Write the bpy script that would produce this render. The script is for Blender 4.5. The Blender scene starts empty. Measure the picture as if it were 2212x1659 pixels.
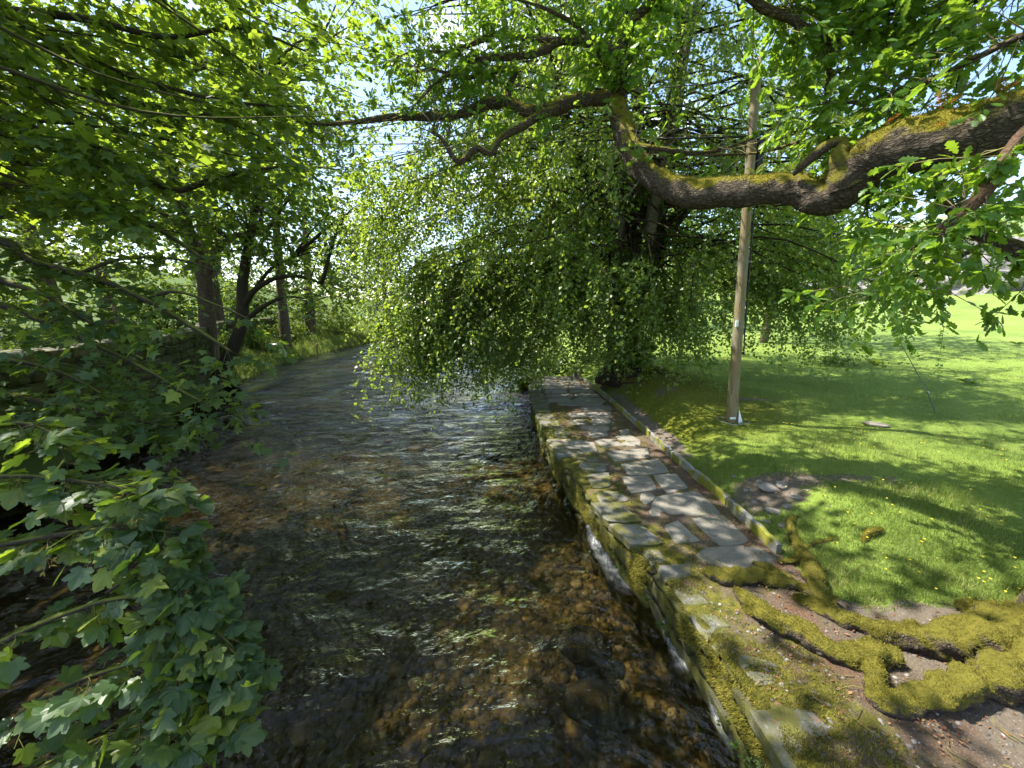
import bpy, math, random
import numpy as np
from mathutils import Matrix, Vector

scene = bpy.context.scene
COL = scene.collection
random.seed(7)
RNG = np.random.default_rng(7)

# ---------------------------------------------------------------- camera
cam_data = bpy.data.cameras.new("camera")
cam_data.sensor_width = 36.0
cam_data.lens = 36.0 * 863.0 / 2212.0
cam_data.clip_start = 0.05
cam_data.clip_end = 3000.0
cam = bpy.data.objects.new("camera", cam_data)
COL.objects.link(cam)
cam.location = (0.0, 0.0, 2.7)
cam.rotation_euler = (math.radians(90 - 11), 0, 0)
scene.camera = cam

# ---------------------------------------------------------------- sky and sun
SUN_EL, SUN_AZ = math.radians(57), math.radians(-77)      # azimuth from +Y (ahead), negative = left
world = bpy.data.worlds.new("World")
scene.world = world
world.use_nodes = True
wn = world.node_tree
for n in list(wn.nodes): wn.nodes.remove(n)
w_out = wn.nodes.new("ShaderNodeOutputWorld")
w_bg = wn.nodes.new("ShaderNodeBackground")
w_sky = wn.nodes.new("ShaderNodeTexSky")
w_sky.sky_type = 'NISHITA'
w_sky.sun_disc = False
w_sky.sun_elevation = SUN_EL
w_sky.sun_rotation = SUN_AZ
w_sky.air_density = 1.0
w_sky.dust_density = 0.7
w_geo = wn.nodes.new("ShaderNodeTexCoord")
w_map = wn.nodes.new("ShaderNodeMapping"); w_map.inputs["Scale"].default_value = (1.0, 1.0, 2.6)
w_noi = wn.nodes.new("ShaderNodeTexNoise")
w_noi.inputs["Scale"].default_value = 2.2; w_noi.inputs["Detail"].default_value = 7; w_noi.inputs["Roughness"].default_value = 0.58
w_rmp = wn.nodes.new("ShaderNodeMapRange")
w_rmp.inputs["From Min"].default_value = 0.54; w_rmp.inputs["From Max"].default_value = 0.72
w_mix = wn.nodes.new("ShaderNodeMix"); w_mix.data_type = 'RGBA'
w_mix.inputs["B"].default_value = (9.5, 9.8, 10.4, 1)      # sunlit cloud
wn.links.new(w_geo.outputs["Generated"], w_map.inputs["Vector"])
wn.links.new(w_map.outputs[0], w_noi.inputs["Vector"])
wn.links.new(w_noi.outputs[0], w_rmp.inputs["Value"])
wn.links.new(w_rmp.outputs[0], w_mix.inputs["Factor"])
wn.links.new(w_sky.outputs[0], w_mix.inputs["A"])
wn.links.new(w_mix.outputs["Result"], w_bg.inputs["Color"])
w_bg.inputs["Strength"].default_value = 0.135
wn.links.new(w_bg.outputs[0], w_out.inputs["Surface"])

sun_data = bpy.data.lights.new("sun", 'SUN')
sun_data.energy = 5.0
sun_data.angle = math.radians(0.53)
sun_data.color = (1.0, 0.95, 0.86)
sun = bpy.data.objects.new("sun", sun_data)
COL.objects.link(sun)
TO_SUN = Vector((math.sin(SUN_AZ) * math.cos(SUN_EL), math.cos(SUN_AZ) * math.cos(SUN_EL), math.sin(SUN_EL)))
sun.rotation_euler = (-TO_SUN).to_track_quat('-Z', 'Y').to_euler()

scene.view_settings.view_transform = 'Standard'
scene.view_settings.look = 'None'
scene.view_settings.gamma = 1.0
scene.view_settings.exposure = 1.65
scene.render.engine = 'CYCLES'
cy = scene.cycles
cy.use_denoising = True
cy.max_bounces = 8; cy.diffuse_bounces = 4; cy.glossy_bounces = 3; cy.transmission_bounces = 4; cy.transparent_max_bounces = 12
cy.caustics_reflective = False; cy.caustics_refractive = False
cy.sample_clamp_indirect = 6.0
cy.use_adaptive_sampling = True
cy.adaptive_threshold = 0.02

# ---------------------------------------------------------------- helpers
def A(x): return np.asarray(x, dtype=np.float64)

def unit(v):
    v = A(v); return v / np.maximum(np.linalg.norm(v, axis=-1, keepdims=True), 1e-9)

def _hash(ix, iy, iz, seed):
    h = (ix * 374761393 + iy * 668265263 + iz * 2147483647 + seed * 1274126177) & 0xFFFFFFFF
    h = ((h ^ (h >> 13)) * 1274126177) & 0xFFFFFFFF
    h = (h ^ (h >> 16)) & 0xFFFFFF
    return h / float(0xFFFFFF)

def vnoise(p, seed=0):
    p = A(p); i = np.floor(p).astype(np.int64); f = p - i; u = f * f * (3 - 2 * f)
    r = 0
    for dx in (0, 1):
        for dy in (0, 1):
            for dz in (0, 1):
                w = (u[..., 0] if dx else 1 - u[..., 0]) * (u[..., 1] if dy else 1 - u[..., 1]) * (u[..., 2] if dz else 1 - u[..., 2])
                r = r + w * _hash(i[..., 0] + dx, i[..., 1] + dy, i[..., 2] + dz, seed)
    return r * 2 - 1

def fbm(p, octv=3, seed=0):
    p = A(p); a, s = 1.0, 0.0
    for k in range(octv):
        s = s + a * vnoise(p * 2 ** k, seed + k * 17); a *= 0.5
    return s

def fbm2(x, y, sc, octv=3, seed=0):
    return fbm(np.stack([A(x) * sc, A(y) * sc, np.zeros_like(A(x)) + seed * 3.1], -1), octv, seed)

def sstep(a, b, x):
    t = np.clip((A(x) - a) / (b - a), 0, 1); return t * t * (3 - 2 * t)

def mesh(name, v, f, smooth=True, attrs=None):
    """v (n,3); f (m,3) or (m,4) array, or a list of such arrays; attrs: name -> per-vertex floats, or ('F', per-face floats)"""
    v = np.ascontiguousarray(v, dtype=np.float32)
    fl = f if isinstance(f, list) and np.ndim(f[0]) == 2 else [f]
    fl = [np.asarray(q, dtype=np.int32) for q in fl if len(q)]
    loops = np.concatenate([q.ravel() for q in fl])
    tot = np.concatenate([np.full(len(q), q.shape[1], dtype=np.int32) for q in fl])
    start = np.concatenate([[0], np.cumsum(tot)[:-1]]).astype(np.int32)
    me = bpy.data.meshes.new(name)
    me.vertices.add(len(v)); me.vertices.foreach_set("co", v.ravel())
    me.loops.add(len(loops)); me.loops.foreach_set("vertex_index", loops)
    me.polygons.add(len(tot)); me.polygons.foreach_set("loop_start", start); me.polygons.foreach_set("loop_total", tot)
    me.polygons.foreach_set("use_smooth", np.full(len(tot), bool(smooth)))
    for k, val in (attrs or {}).items():
        if isinstance(val, tuple):
            at = me.attributes.new(k, 'FLOAT', 'FACE'); at.data.foreach_set("value", np.asarray(val[1], dtype=np.float32))
        else:
            at = me.attributes.new(k, 'FLOAT', 'POINT'); at.data.foreach_set("value", np.asarray(val, dtype=np.float32))
    me.update(calc_edges=True)
    return me

def link(name, data, mat=None, parent=None, label=None, cat=None, group=None, kind=None, loc=None):
    o = bpy.data.objects.new(name, data); COL.objects.link(o)
    if mat is not None and data is not None and not data.materials: data.materials.append(mat)
    if loc is not None: o.location = loc
    if parent is not None:
        o.parent = parent
        o.matrix_parent_inverse = Matrix.Translation(-(parent.location + (parent.parent.location if parent.parent else Vector((0, 0, 0)))))
    for k, q in (("label", label), ("category", cat), ("group", group), ("kind", kind)):
        if q: o[k] = q
    return o

def thing(name, loc, label, cat, group=None):
    return link(name, None, loc=Vector(loc), label=label, cat=cat, group=group)

class MB:
    """collects pieces of geometry for ONE mesh"""
    def __init__(s): s.v, s.t, s.q, s.n, s.r = [], [], [], 0, []
    def add(s, v, tri=None, quad=None):
        s.v.append(A(v))
        if tri is not None and len(tri): s.t.append(np.asarray(tri) + s.n)
        if quad is not None and len(quad): s.q.append(np.asarray(quad) + s.n)
        s.n += len(v)
    def mesh(s, name, smooth=True, attrs=None):
        f = []
        if s.t: f.append(np.concatenate(s.t))
        if s.q: f.append(np.concatenate(s.q))
        return mesh(name, np.concatenate(s.v), f, smooth, attrs)

def spline(pts, sub=6):
    """Catmull-Rom through rows of pts (any width)"""
    p = A(pts)
    if len(p) < 3:
        t = np.linspace(0, 1, sub + 1)[:, None]; return p[0] * (1 - t) + p[-1] * t
    e = np.vstack([2 * p[0] - p[1], p, 2 * p[-1] - p[-2]]); out = []
    t = np.linspace(0, 1, sub, endpoint=False)[:, None]
    for i in range(1, len(e) - 2):
        a, b, c, d = e[i - 1], e[i], e[i + 1], e[i + 2]
        out.append(0.5 * (2 * b + (c - a) * t + (2 * a - 5 * b + 4 * c - d) * t ** 2 + (3 * b - a - 3 * c + d) * t ** 3))
    out.append(p[-1][None]); return np.vstack(out)

def tube(pts, rad, seg=8, cap=True):
    """verts and quads of a tube through pts with radii"""
    p = A(pts); r = np.broadcast_to(A(rad), (len(p),)); n = len(p)
    t = unit(np.gradient(p, axis=0))
    ref = A([0, 0, 1.0]) if abs(t[0][2]) < 0.9 else A([1.0, 0, 0])
    u = np.zeros_like(p); u[0] = unit(np.cross(t[0], ref))
    for i in range(1, n):
        q = u[i - 1] - t[i] * np.dot(u[i - 1], t[i]); u[i] = q / max(np.linalg.norm(q), 1e-9)
    w = np.cross(t, u)
    ang = np.linspace(0, 2 * np.pi, seg, endpoint=False)
    v = p[:, None] + r[:, None, None] * (np.cos(ang)[None, :, None] * u[:, None] + np.sin(ang)[None, :, None] * w[:, None])
    v = v.reshape(-1, 3)
    i = np.arange(n - 1)[:, None] * seg; j = np.arange(seg)[None]; k = (j + 1) % seg
    q = np.stack([i + j, i + k, i + seg + k, i + seg + j], -1).reshape(-1, 4)
    tri = np.zeros((0, 3), int)
    if cap:
        v = np.vstack([v, p[:1], p[-1:]]); c0, c1 = n * seg, n * seg + 1
        jj = np.arange(seg); kk = (jj + 1) % seg
        tri = np.vstack([np.stack([kk, jj, np.full(seg, c0)], -1), np.stack([(n - 1) * seg + jj, (n - 1) * seg + kk, np.full(seg, c1)], -1)])
    return v, tri, q

def twigs_tubes(paths, r0, r1, seg=3):
    """many thin tubes at once: paths (N,K,3)"""
    P = A(paths); N, K, _ = P.shape
    t = unit(np.gradient(P, axis=1)); ref = np.zeros_like(t); ref[..., 2] = 1; ref[..., 0] = 0.13
    u = unit(np.cross(t, ref)); w = np.cross(t, u)
    rr = (A(r0).reshape(-1, 1) * (1 - np.linspace(0, 1, K)) + A(r1).reshape(-1, 1) * np.linspace(0, 1, K))[..., None, None]
    ang = np.linspace(0, 2 * np.pi, seg, endpoint=False)[None, None, :, None]
    v = P[:, :, None] + rr * (np.cos(ang) * u[:, :, None] + np.sin(ang) * w[:, :, None])
    v = v.reshape(-1, 3)
    n = (np.arange(N) * K * seg)[:, None, None]; i = (np.arange(K - 1) * seg)[None, :, None]; j = np.arange(seg)[None, None]; k = (j + 1) % seg
    q = np.stack([n + i + j, n + i + k, n + i + seg + k, n + i + seg + j], -1).reshape(-1, 4)
    return v, q

def frames(axis, normal):
    """rotation matrices (N,3,3) whose local Y follows axis and local Z leans to normal"""
    y = unit(axis); z = unit(normal - y * np.sum(normal * y, -1, keepdims=True)); x = np.cross(y, z)
    return np.stack([x, y, z], -1)

def scatter(tv, tf, pos, R, scale):
    """copies of a template into one vertex/face array, with one random number per face"""
    tv = A(tv); N = len(pos); k = len(tv)
    v = np.einsum('nij,kj->nki', R, tv) * A(scale).reshape(-1, 1, 1) + A(pos)[:, None]
    f = (np.asarray(tf)[None] + (np.arange(N) * k)[:, None, None]).reshape(-1, np.asarray(tf).shape[1])
    rnd = np.repeat(RNG.random(N), len(tf))
    return v.reshape(-1, 3), f, rnd

def rand_dirs(n, up=0.0, rng=RNG):
    d = rng.normal(size=(n, 3)); d = unit(d); d[:, 2] += up; return unit(d)

# leaf templates: stalk end at the origin, tip at +Y, face +Z
LEAF2_V = A([(0, 0, 0), (-.34, .48, .07), (0, 1, 0), (.34, .48, .07)]); LEAF2_F = np.array([(0, 3, 2), (0, 2, 1)])

LEAFR_V = A([(0, 0, 0), (-.50, .46, .08), (0, 1, 0), (.50, .46, .08)])

def fan_leaf(outline, cup, centre=(0, 0.05)):
    o = A(outline); v = np.vstack([[centre], o]); r2 = np.sum(v ** 2, 1)
    z = -cup * r2 + 0.12 * np.abs(v[:, 0])
    v = np.column_stack([v, z]); n = len(o)
    return v, np.array([(0, i + 1, i) for i in range(1, n)] + [(0, 1, n)])

def mirror(half):
    """half outline from base to tip on +X; returns full closed outline, counter-clockwise"""
    h = list(half); return h + [(-x, y) for x, y in reversed(h[:-1])][:len(h) - 1]

SYC_H = [(.03, -.03), (.16, -.13), (.32, -.15), (.38, -.06), (.50, -.01), (.56, .10), (.47, .17), (.43, .23), (.55, .29), (.62, .42), (.70, .55),
         (.58, .60), (.46, .63), (.35, .56), (.31, .61), (.32, .71), (.22, .81), (.13, .91), (0, 1.0)]
SYC_V, SYC_F = fan_leaf(mirror(SYC_H), 0.16)
SYM_H = [(.05, -.08), (.30, -.12), (.52, .08), (.36, .24), (.72, .56), (.28, .54), (0, 1.0)]
SYM_V, SYM_F = fan_leaf(mirror(SYM_H), 0.16)
SYF_H = [(0, 0), (.52, .04), (.29, .33), (.64, .60), (0, 1.0)]
SYF_V = np.column_stack([A(SYF_H + [(-x, y) for x, y in SYF_H[3:0:-1]]), -.12 * np.sum(A(SYF_H + [(-x, y) for x, y in SYF_H[3:0:-1]]) ** 2, 1)]); SYF_F = np.array([(0, i, i + 1) for i in range(1, 7)])
OAK_H = [(.015, 0), (.05, .10), (.12, .16), (.09, .24), (.19, .32), (.20, .37), (.11, .43), (.25, .54), (.26, .60), (.14, .64), (.23, .75), (.21, .81), (.12, .83), (.11, .93), (0, 1.0)]
OAK_V, OAK_F = fan_leaf(mirror(OAK_H), 0.12, (0, .5))
OKM_H = [(.02, 0), (.12, .16), (.09, .25), (.21, .36), (.12, .44), (.27, .59), (.15, .66), (.2, .82), (0, 1.0)]
OKM_V, OKM_F = fan_leaf(mirror(OKM_H), 0.12, (0, .5))

# ---------------------------------------------------------------- lie of the land
WATER_Z = -0.55
XR_Y = [-6, 1.9, 2.3, 2.84, 3.9, 4.8, 6.0, 7.6, 10.5, 13.5, 15, 18, 25, 40, 66, 90]
XR_X = [1.72, 1.66, 1.65, 1.60, 1.46, 1.20, 1.00, .78, .60, .60, .9, 2.0, 2.6, 1.0, -5, -14]
def xr(y): return np.interp(y, XR_Y, XR_X)           # right water edge
XK_Y = [-6, 4.0, 5.0, 7.9, 11.7, 15.8]
XK_X = [2.92, 2.92, 2.94, 2.85, 2.80, 2.50]
def xk(y): return np.interp(y, XK_Y, XK_X)           # kerb, path side
XL_Y = [-6, 4, 6.3, 8.4, 12.1, 15.7, 23, 29, 36, 66, 90]
XL_X = [-8.2, -8.4, -8.75, -9.3, -10.3, -11.7, -13.5, -13.7, -13.4, -9.5, -15]
def xl(y): return np.interp(y, XL_Y, XL_X)           # left water edge

def h_right(x, y):
    x, y = A(x), A(y)
    d = x - xk(y)
    s = np.maximum(0, np.hypot(x - 3, y - 4) - 9)
    lip = sstep(3.2, 4.6, y)
    z = -0.03 + (0.10 + 0.20 * lip) * sstep(0.0, 1.3, d) + 0.05 * sstep(0, .15, d) * lip
    z = z + 0.028 * s + 0.0008 * s * s * sstep(400, 60, s)
    z = z + 0.42 * np.exp(-((x - 4.0) ** 2 + (y - 12.6) ** 2) / (2 * 1.7 ** 2)) * sstep(0.15, 1.4, d)
    z = z + 0.16 * np.exp(-((x - 3.9) ** 2 / .8 + (y - 9.6) ** 2 / 1.2)) * sstep(0.5, 1.0, d)
    z = z + (0.05 * fbm2(x, y, 0.55, 3, 5) + 0.022 * fbm2(x, y, 2.4, 2, 9)) * sstep(0, .8, d)
    far = sstep(15.2, 16.6, y)
    e = x - xr(y)
    zb = -1.0 + 1.25 * sstep(-.6, 1.6, e) + 0.6 * np.maximum(e - 1.6, 0)
    return z * (1 - far) + np.minimum(z, zb) * far

def h_left(x, y):
    x, y = A(x), A(y)
    e = xl(y) - x
    up = 1.72 * sstep(0.25, 0.55, e) + .02 * np.maximum(e - 6, 0)
    slope = -0.85 + 0.75 * sstep(-.5, .6, e) + 0.9 * sstep(.4, 5.5, e) + .028 * np.maximum(e - 5, 0) + .00025 * np.maximum(e - 5, 0) ** 2
    k = sstep(13.5, 16.5, y)
    z = (up - .0) * (1 - k) + slope * k
    return z + 0.05 * fbm2(x, y, .7, 3, 21) * sstep(.6, 1.6, e)

# ---------------------------------------------------------------- materials
class NT:
    def __init__(s, name):
        s.m = bpy.data.materials.new(name); s.m.use_nodes = True; s.t = s.m.node_tree
        for n in list(s.t.nodes): s.t.nodes.remove(n)
        s.out = s.t.nodes.new("ShaderNodeOutputMaterial")
        s.pos = s.n("NewGeometry").outputs["Position"]
        s.nrm = s.t.nodes[-1].outputs["Normal"]
    def n(s, typ, inp=None, **props):
        nd = s.t.nodes.new("ShaderNode" + typ)
        for k, v in props.items(): setattr(nd, k, v)
        for k, v in (inp or {}).items(): s.set(nd.inputs[k], v)
        return nd
    def set(s, sock, v):
        if isinstance(v, bpy.types.NodeSocket): s.t.links.new(v, sock)
        elif isinstance(v, (tuple, list)) and sock.type == 'RGBA': sock.default_value = (*v[:3], 1)
        else: sock.default_value = v
    def scale(s, vec, sc):
        return s.n("Mapping", {"Vector": vec, "Scale": sc}).outputs[0]
    def noise(s, scale, detail=4, rough=.55, vec=None, dist=0.0):
        return s.n("TexNoise", {"Vector": vec or s.pos, "Scale": scale, "Detail": detail, "Roughness": rough, "Distortion": dist}).outputs[0]
    def voro(s, scale, vec=None, feature='F1', out="Distance", rand=1.0):
        return s.n("TexVoronoi", {"Vector": vec or s.pos, "Scale": scale, "Randomness": rand}, feature=feature).outputs[out]
    def rng(s, v, a, b, c=0.0, d=1.0):
        return s.n("MapRange", {"Value": v, "From Min": a, "From Max": b, "To Min": c, "To Max": d}).outputs[0]
    def mix(s, f, a, b):
        nd = s.n("Mix", data_type='RGBA'); s.set(nd.inputs["Factor"], f)
        s.set(nd.inputs["A"], a); s.set(nd.inputs["B"], b); return nd.outputs["Result"]
    def math(s, op, a, b=0.0, clamp=False):
        nd = s.n("Math", operation=op, use_clamp=clamp); s.set(nd.inputs[0], a); s.set(nd.inputs[1], b); return nd.outputs[0]
    def ramp(s, f, stops):
        nd = s.n("ValToRGB"); s.set(nd.inputs[0], f); el = nd.color_ramp.elements
        while len(el) < len(stops): el.new(0.5)
        for e, (p, c) in zip(el, stops): e.position = p; e.color = (*c, 1)
        return nd.outputs[0]
    def attr(s, name): return s.n("Attribute", attribute_name=name).outputs["Fac"]
    def sep(s, v, i): return s.n("SeparateXYZ", {0: v}).outputs[i]
    def bump(s, h, strength=.5, dist=.02, normal=None):
        i = {"Height": h, "Strength": strength, "Distance": dist}
        if normal is not None: i["Normal"] = normal
        return s.n("Bump", i).outputs[0]
    def done(s, col, rough=.8, normal=None, spec=.3, shader=None):
        if shader is None:
            i = {"Base Color": col, "Roughness": rough, "Specular IOR Level": spec}
            if normal is not None: i["Normal"] = normal
            shader = s.n("BsdfPrincipled", i).outputs[0]
        s.t.links.new(shader, s.out.inputs["Surface"]); return s.m

def leaf_mat(name, stops, trans, tfac=.45, rough=.42, spec=.45, patch=1.4, vary=.22):
    s = NT(name); r = s.attr("rnd")
    info = s.n("ObjectInfo").outputs["Random"]
    r = s.math('FRACT', s.math('ADD', r, info))
    big = s.rng(s.noise(patch, 2), .3, .7, -vary, vary)
    f = s.math('ADD', r, big, True)
    col = s.ramp(f, stops)
    tcol = s.mix(s.math('MULTIPLY', f, .6), trans, (trans[0] * 1.35, trans[1] * 1.12, trans[2]))
    p = s.n("BsdfPrincipled", {"Base Color": col, "Roughness": rough, "Specular IOR Level": spec}).outputs[0]
    t = s.n("BsdfTranslucent", {"Color": tcol}).outputs[0]
    return s.done(None, shader=s.n("MixShader", {0: tfac, 1: p, 2: t}).outputs[0])

M_SYC = leaf_mat("sycamore_leaf", [(0, (.045, .085, .034)), (.5, (.07, .12, .042)), (.85, (.10, .15, .035)), (1, (.20, .25, .03))], (.30, .44, .03), .48, .4, .5)
def veined():
    s = NT("sycamore_leaf_veined"); info = s.n("ObjectInfo").outputs["Random"]; g = s.n("TexCoord").outputs["Object"]
    x, y = s.sep(g, 0), s.sep(g, 1); ang = s.math('ABSOLUTE', s.math('ARCTAN2', x, y)); rad = s.n("VectorMath", {0: g}, operation='LENGTH').outputs["Value"]
    d = s.math('MINIMUM', s.math('ABSOLUTE', ang), s.math('MINIMUM', s.math('ABSOLUTE', s.math('SUBTRACT', ang, .86)), s.math('ABSOLUTE', s.math('SUBTRACT', ang, 1.75))))
    vein = s.rng(s.math('MULTIPLY', d, rad), .010, .028, .55, 0)
    side = s.n("TexWave", {"Vector": s.n("CombineXYZ", {0: s.math('SUBTRACT', rad, s.math('MULTIPLY', d, .9))}).outputs[0], "Scale": 3.6, "Distortion": 0}).outputs["Fac"]
    base = s.ramp(s.math('ADD', info, s.rng(s.noise(2.2, 2), .3, .7, -.2, .2), True), [(0, (.04, .078, .036)), (.55, (.062, .11, .045)), (.86, (.095, .14, .04)), (1, (.22, .26, .03))])
    base = s.mix(s.rng(s.noise(30, 4, .7), .62, .72, 0, .6), base, (.10, .085, .03))
    col = s.mix(vein, s.mix(s.math('MULTIPLY', side, .25), base, (.09, .13, .06)), (.17, .21, .09))
    p = s.n("BsdfPrincipled", {"Base Color": col, "Roughness": .42, "Specular IOR Level": .45, "Normal": s.bump(s.math('ADD', s.math('MULTIPLY', side, .5), vein), .4, .05)}).outputs[0]
    t = s.n("BsdfTranslucent", {"Color": s.mix(vein, (.30, .44, .03), (.12, .18, .03))}).outputs[0]
    return s.done(None, shader=s.n("MixShader", {0: .42, 1: p, 2: t}).outputs[0])
M_SYCN = veined()
M_OAK = leaf_mat("oak_leaf", [(0, (.05, .12, .02)), (.5, (.075, .16, .025)), (1, (.13, .21, .03))], (.26, .43, .03), .5, .38, .45)
M_ALD = leaf_mat("small_leaf", [(0, (.055, .098, .025)), (.55, (.09, .15, .036)), (1, (.15, .20, .048))], (.32, .46, .045), .47, .36, .5)
M_BG = leaf_mat("distant_leaf", [(0, (.045, .085, .02)), (.6, (.075, .125, .026)), (1, (.12, .17, .035))], (.25, .35, .03), .45, .5, .35, .35)
M_BG2 = leaf_mat("distant_pale_leaf", [(0, (.05, .10, .03)), (.6, (.08, .145, .04)), (1, (.13, .20, .05))], (.24, .36, .05), .45, .5, .35, .35)
M_WEED = leaf_mat("bank_leaf", [(0, (.03, .06, .015)), (.6, (.055, .10, .02)), (1, (.09, .15, .03))], (.17, .27, .02), .4, .5, .3)
M_GRASS = leaf_mat("grass_blade", [(0, (.085, .13, .025)), (.5, (.14, .19, .042)), (.85, (.20, .24, .065)), (1, (.32, .29, .13))], (.28, .36, .065), .45, .45, .3, 1.1, .42)
M_FERN = leaf_mat("fern_frond", [(0, (.10, .17, .02)), (1, (.17, .22, .03))], (.26, .34, .04), .4, .6, .2)
M_FERNB = leaf_mat("dead_fern_frond", [(0, (.30, .10, .03)), (1, (.42, .17, .05))], (.5, .2, .05), .35, .6, .2)
M_SEED = leaf_mat("winged_seed", [(0, (.26, .24, .05)), (1, (.36, .27, .09))], (.4, .36, .08), .35, .5, .3)
M_MOSSB = leaf_mat("moss_tuft", [(0, (.055, .048, .015)), (.3, (.11, .105, .017)), (.75, (.18, .168, .024)), (1, (.29, .25, .055))], (.20, .19, .02), .3, .8, .1, 7)
M_FLOW = leaf_mat("yellow_petal", [(0, (.75, .55, .02)), (1, (.8, .65, .05))], (.7, .5, .02), .3, .5, .3)
M_DEAD = leaf_mat("fallen_leaf", [(0, (.10, .05, .028)), (.6, (.17, .085, .045)), (1, (.26, .16, .09))], (.2, .08, .03), .15, .7, .2)

def bark_mat(name, dark, light, moss, moss_lo, moss_hi, vs=(1, 1, 1), scale=22, depth=.02, mscale=3.0, lichen=None):
    s = NT(name)
    v = s.scale(s.pos, vs)
    wv = s.n("VectorMath", {0: v, 1: s.n("VectorMath", {0: s.n("TexNoise", {"Vector": v, "Scale": scale * .5, "Detail": 2}).outputs["Color"], "Scale": .05}, operation='SCALE').outputs[0]}, operation='ADD').outputs[0]
    cr = s.voro(scale, wv, 'DISTANCE_TO_EDGE')
    crack = s.math('MULTIPLY', s.rng(cr, 0, .16), s.rng(s.noise(scale * .9, 3, .7, v), .25, .55))
    fine = s.noise(scale * 2.2, 6, .72, wv)
    rid = s.math('SUBTRACT', 1.0, s.math('ABSOLUTE', s.math('MULTIPLY', s.math('SUBTRACT', s.noise(scale * .8, 4, .6, wv, .8), .5), 5.0)), True)
    crack = s.math('MULTIPLY', crack, s.math('SUBTRACT', 1.0, s.math('MULTIPLY', rid, .8)))
    col = s.mix(crack, dark, s.mix(fine, light, tuple(c * .55 for c in light)))
    if lichen: col = s.mix(s.rng(s.noise(4.5, 5, .7), .55, .68), col, lichen)
    nz = s.sep(s.nrm, 2)
    mf = s.math('ADD', nz, s.rng(s.noise(mscale, 5, .65), .25, .75, -.75, .75))
    mf = s.rng(mf, moss_lo, moss_hi)
    mcol = s.mix(s.noise(14, 4, .6), tuple(c * .5 for c in moss), tuple(c * 1.25 for c in moss))
    col = s.mix(mf, col, mcol)
    h = s.math('ADD', s.math('MULTIPLY', crack, .7), s.math('MULTIPLY', fine, .4))
    hm = s.math('ADD', s.noise(70, 4, .7), s.noise(18, 3))
    nd = s.n("Mix", data_type='FLOAT'); s.set(nd.inputs["Factor"], mf); s.set(nd.inputs["A"], h); s.set(nd.inputs["B"], hm)
    return s.done(col, .9, s.bump(nd.outputs["Result"], .9, depth), .15)

M_OAKBARK = bark_mat("oak_bark", (.045, .034, .025), (.33, .27, .20), (.25, .22, .022), .25, .65, (.6, .8, 1.5), 22, .075, 2.6)
M_ROOT = bark_mat("mossy_root_bark", (.045, .034, .024), (.20, .16, .12), (.145, .13, .02), -.10, .30, (1, 1, 1), 24, .03, 3.2)
M_TWIG = bark_mat("grey_twig_bark", (.07, .06, .05), (.26, .23, .19), (.20, .19, .03), .4, .9, (1, 1, 1), 40, .006, 3)
M_SYCBARK = bark_mat("sycamore_bark", (.06, .047, .034), (.29, .215, .145), (.12, .13, .02), .75, 1.1, (1, 1, .45), 14, .02, 2.5)
M_DARKTWIG = bark_mat("dark_twig_bark", (.03, .025, .018), (.10, .08, .055), (.12, .13, .02), .35, .8, (1, 1, 1), 40, .006, 3)
M_ALDBARK = bark_mat("ivy_dark_bark", (.022, .017, .012), (.115, .085, .06), (.09, .10, .015), .6, 1.0, (1.3, 1.3, .3), 10, .05, 2)
M_GREYBARK = bark_mat("grey_stem_bark", (.09, .075, .055), (.27, .235, .18), (.14, .14, .03), .8, 1.2, (1, 1, .4), 12, .015, 2.2)
M_DEADLIMB = bark_mat("brown_stripped_bark", (.075, .045, .028), (.23, .15, .10), (.2, .19, .03), .9, 1.3, (.7, .7, .7), 20, .02, 3)

def stone_mat(name, a, b, moss, lo, hi, litter=None, bump=.012, sc=6):
    s = NT(name)
    info = s.n("ObjectInfo").outputs["Random"]
    base = s.mix(s.noise(sc, 6, .65), a, b)
    base = s.mix(s.rng(info, 0, 1, 0, .45), base, tuple(c * .55 for c in a))
    base = s.mix(s.rng(s.noise(38, 4, .7), .58, .72), base, tuple(min(c * 1.5, .5) for c in b))
    nz = s.sep(s.nrm, 2)
    mf = s.rng(s.math('ADD', s.noise(3.1, 6, .7), s.math('MULTIPLY', s.math('SUBTRACT', 1.0, s.math('ABSOLUTE', nz)), .08)), lo, hi)
    col = s.mix(mf, base, s.mix(s.noise(22, 4), tuple(c * .5 for c in moss), tuple(c * 1.2 for c in moss)))
    if litter: col = s.mix(s.rng(s.noise(5.3, 6, .72, s.scale(s.pos, (1, 1.0, 1))), .60, .66), col, litter)
    h = s.math('ADD', s.noise(20, 6, .7), s.math('MULTIPLY', mf, s.noise(60, 4, .7)))
    return s.done(col, .85, s.bump(h, .7, bump), .3)

M_FLAG = stone_mat("grey_flagstone", (.165, .15, .122), (.24, .22, .178), (.13, .135, .03), .63, .74, (.15, .09, .055))
M_COPE = stone_mat("mossy_coping_stone", (.10, .098, .088), (.185, .175, .15), (.10, .098, .02), .42, .58, (.17, .09, .05))
M_WALL = stone_mat("mossy_wall_stone", (.035, .032, .027), (.09, .082, .07), (.075, .075, .012), .36, .54, None, .03, 9)
M_WALLL = stone_mat("shaded_wall_stone", (.035, .032, .026), (.09, .08, .064), (.065, .068, .012), .42, .58, None, .02)
M_KERB = stone_mat("lichened_kerb_stone", (.10, .10, .095), (.34, .33, .30), (.19, .19, .02), .50, .60, None, .01, 9)
M_ROCK = stone_mat("pale_loose_stone", (.17, .15, .125), (.26, .23, .20), (.15, .15, .04), .66, .75)
def grit():
    s = NT("grit_stone"); c = s.ramp(s.attr("rnd"), [(0, (.06, .05, .042)), (.7, (.14, .125, .11)), (1, (.26, .24, .22))]); return s.done(c, .85)
M_GRIT = grit()
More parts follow.
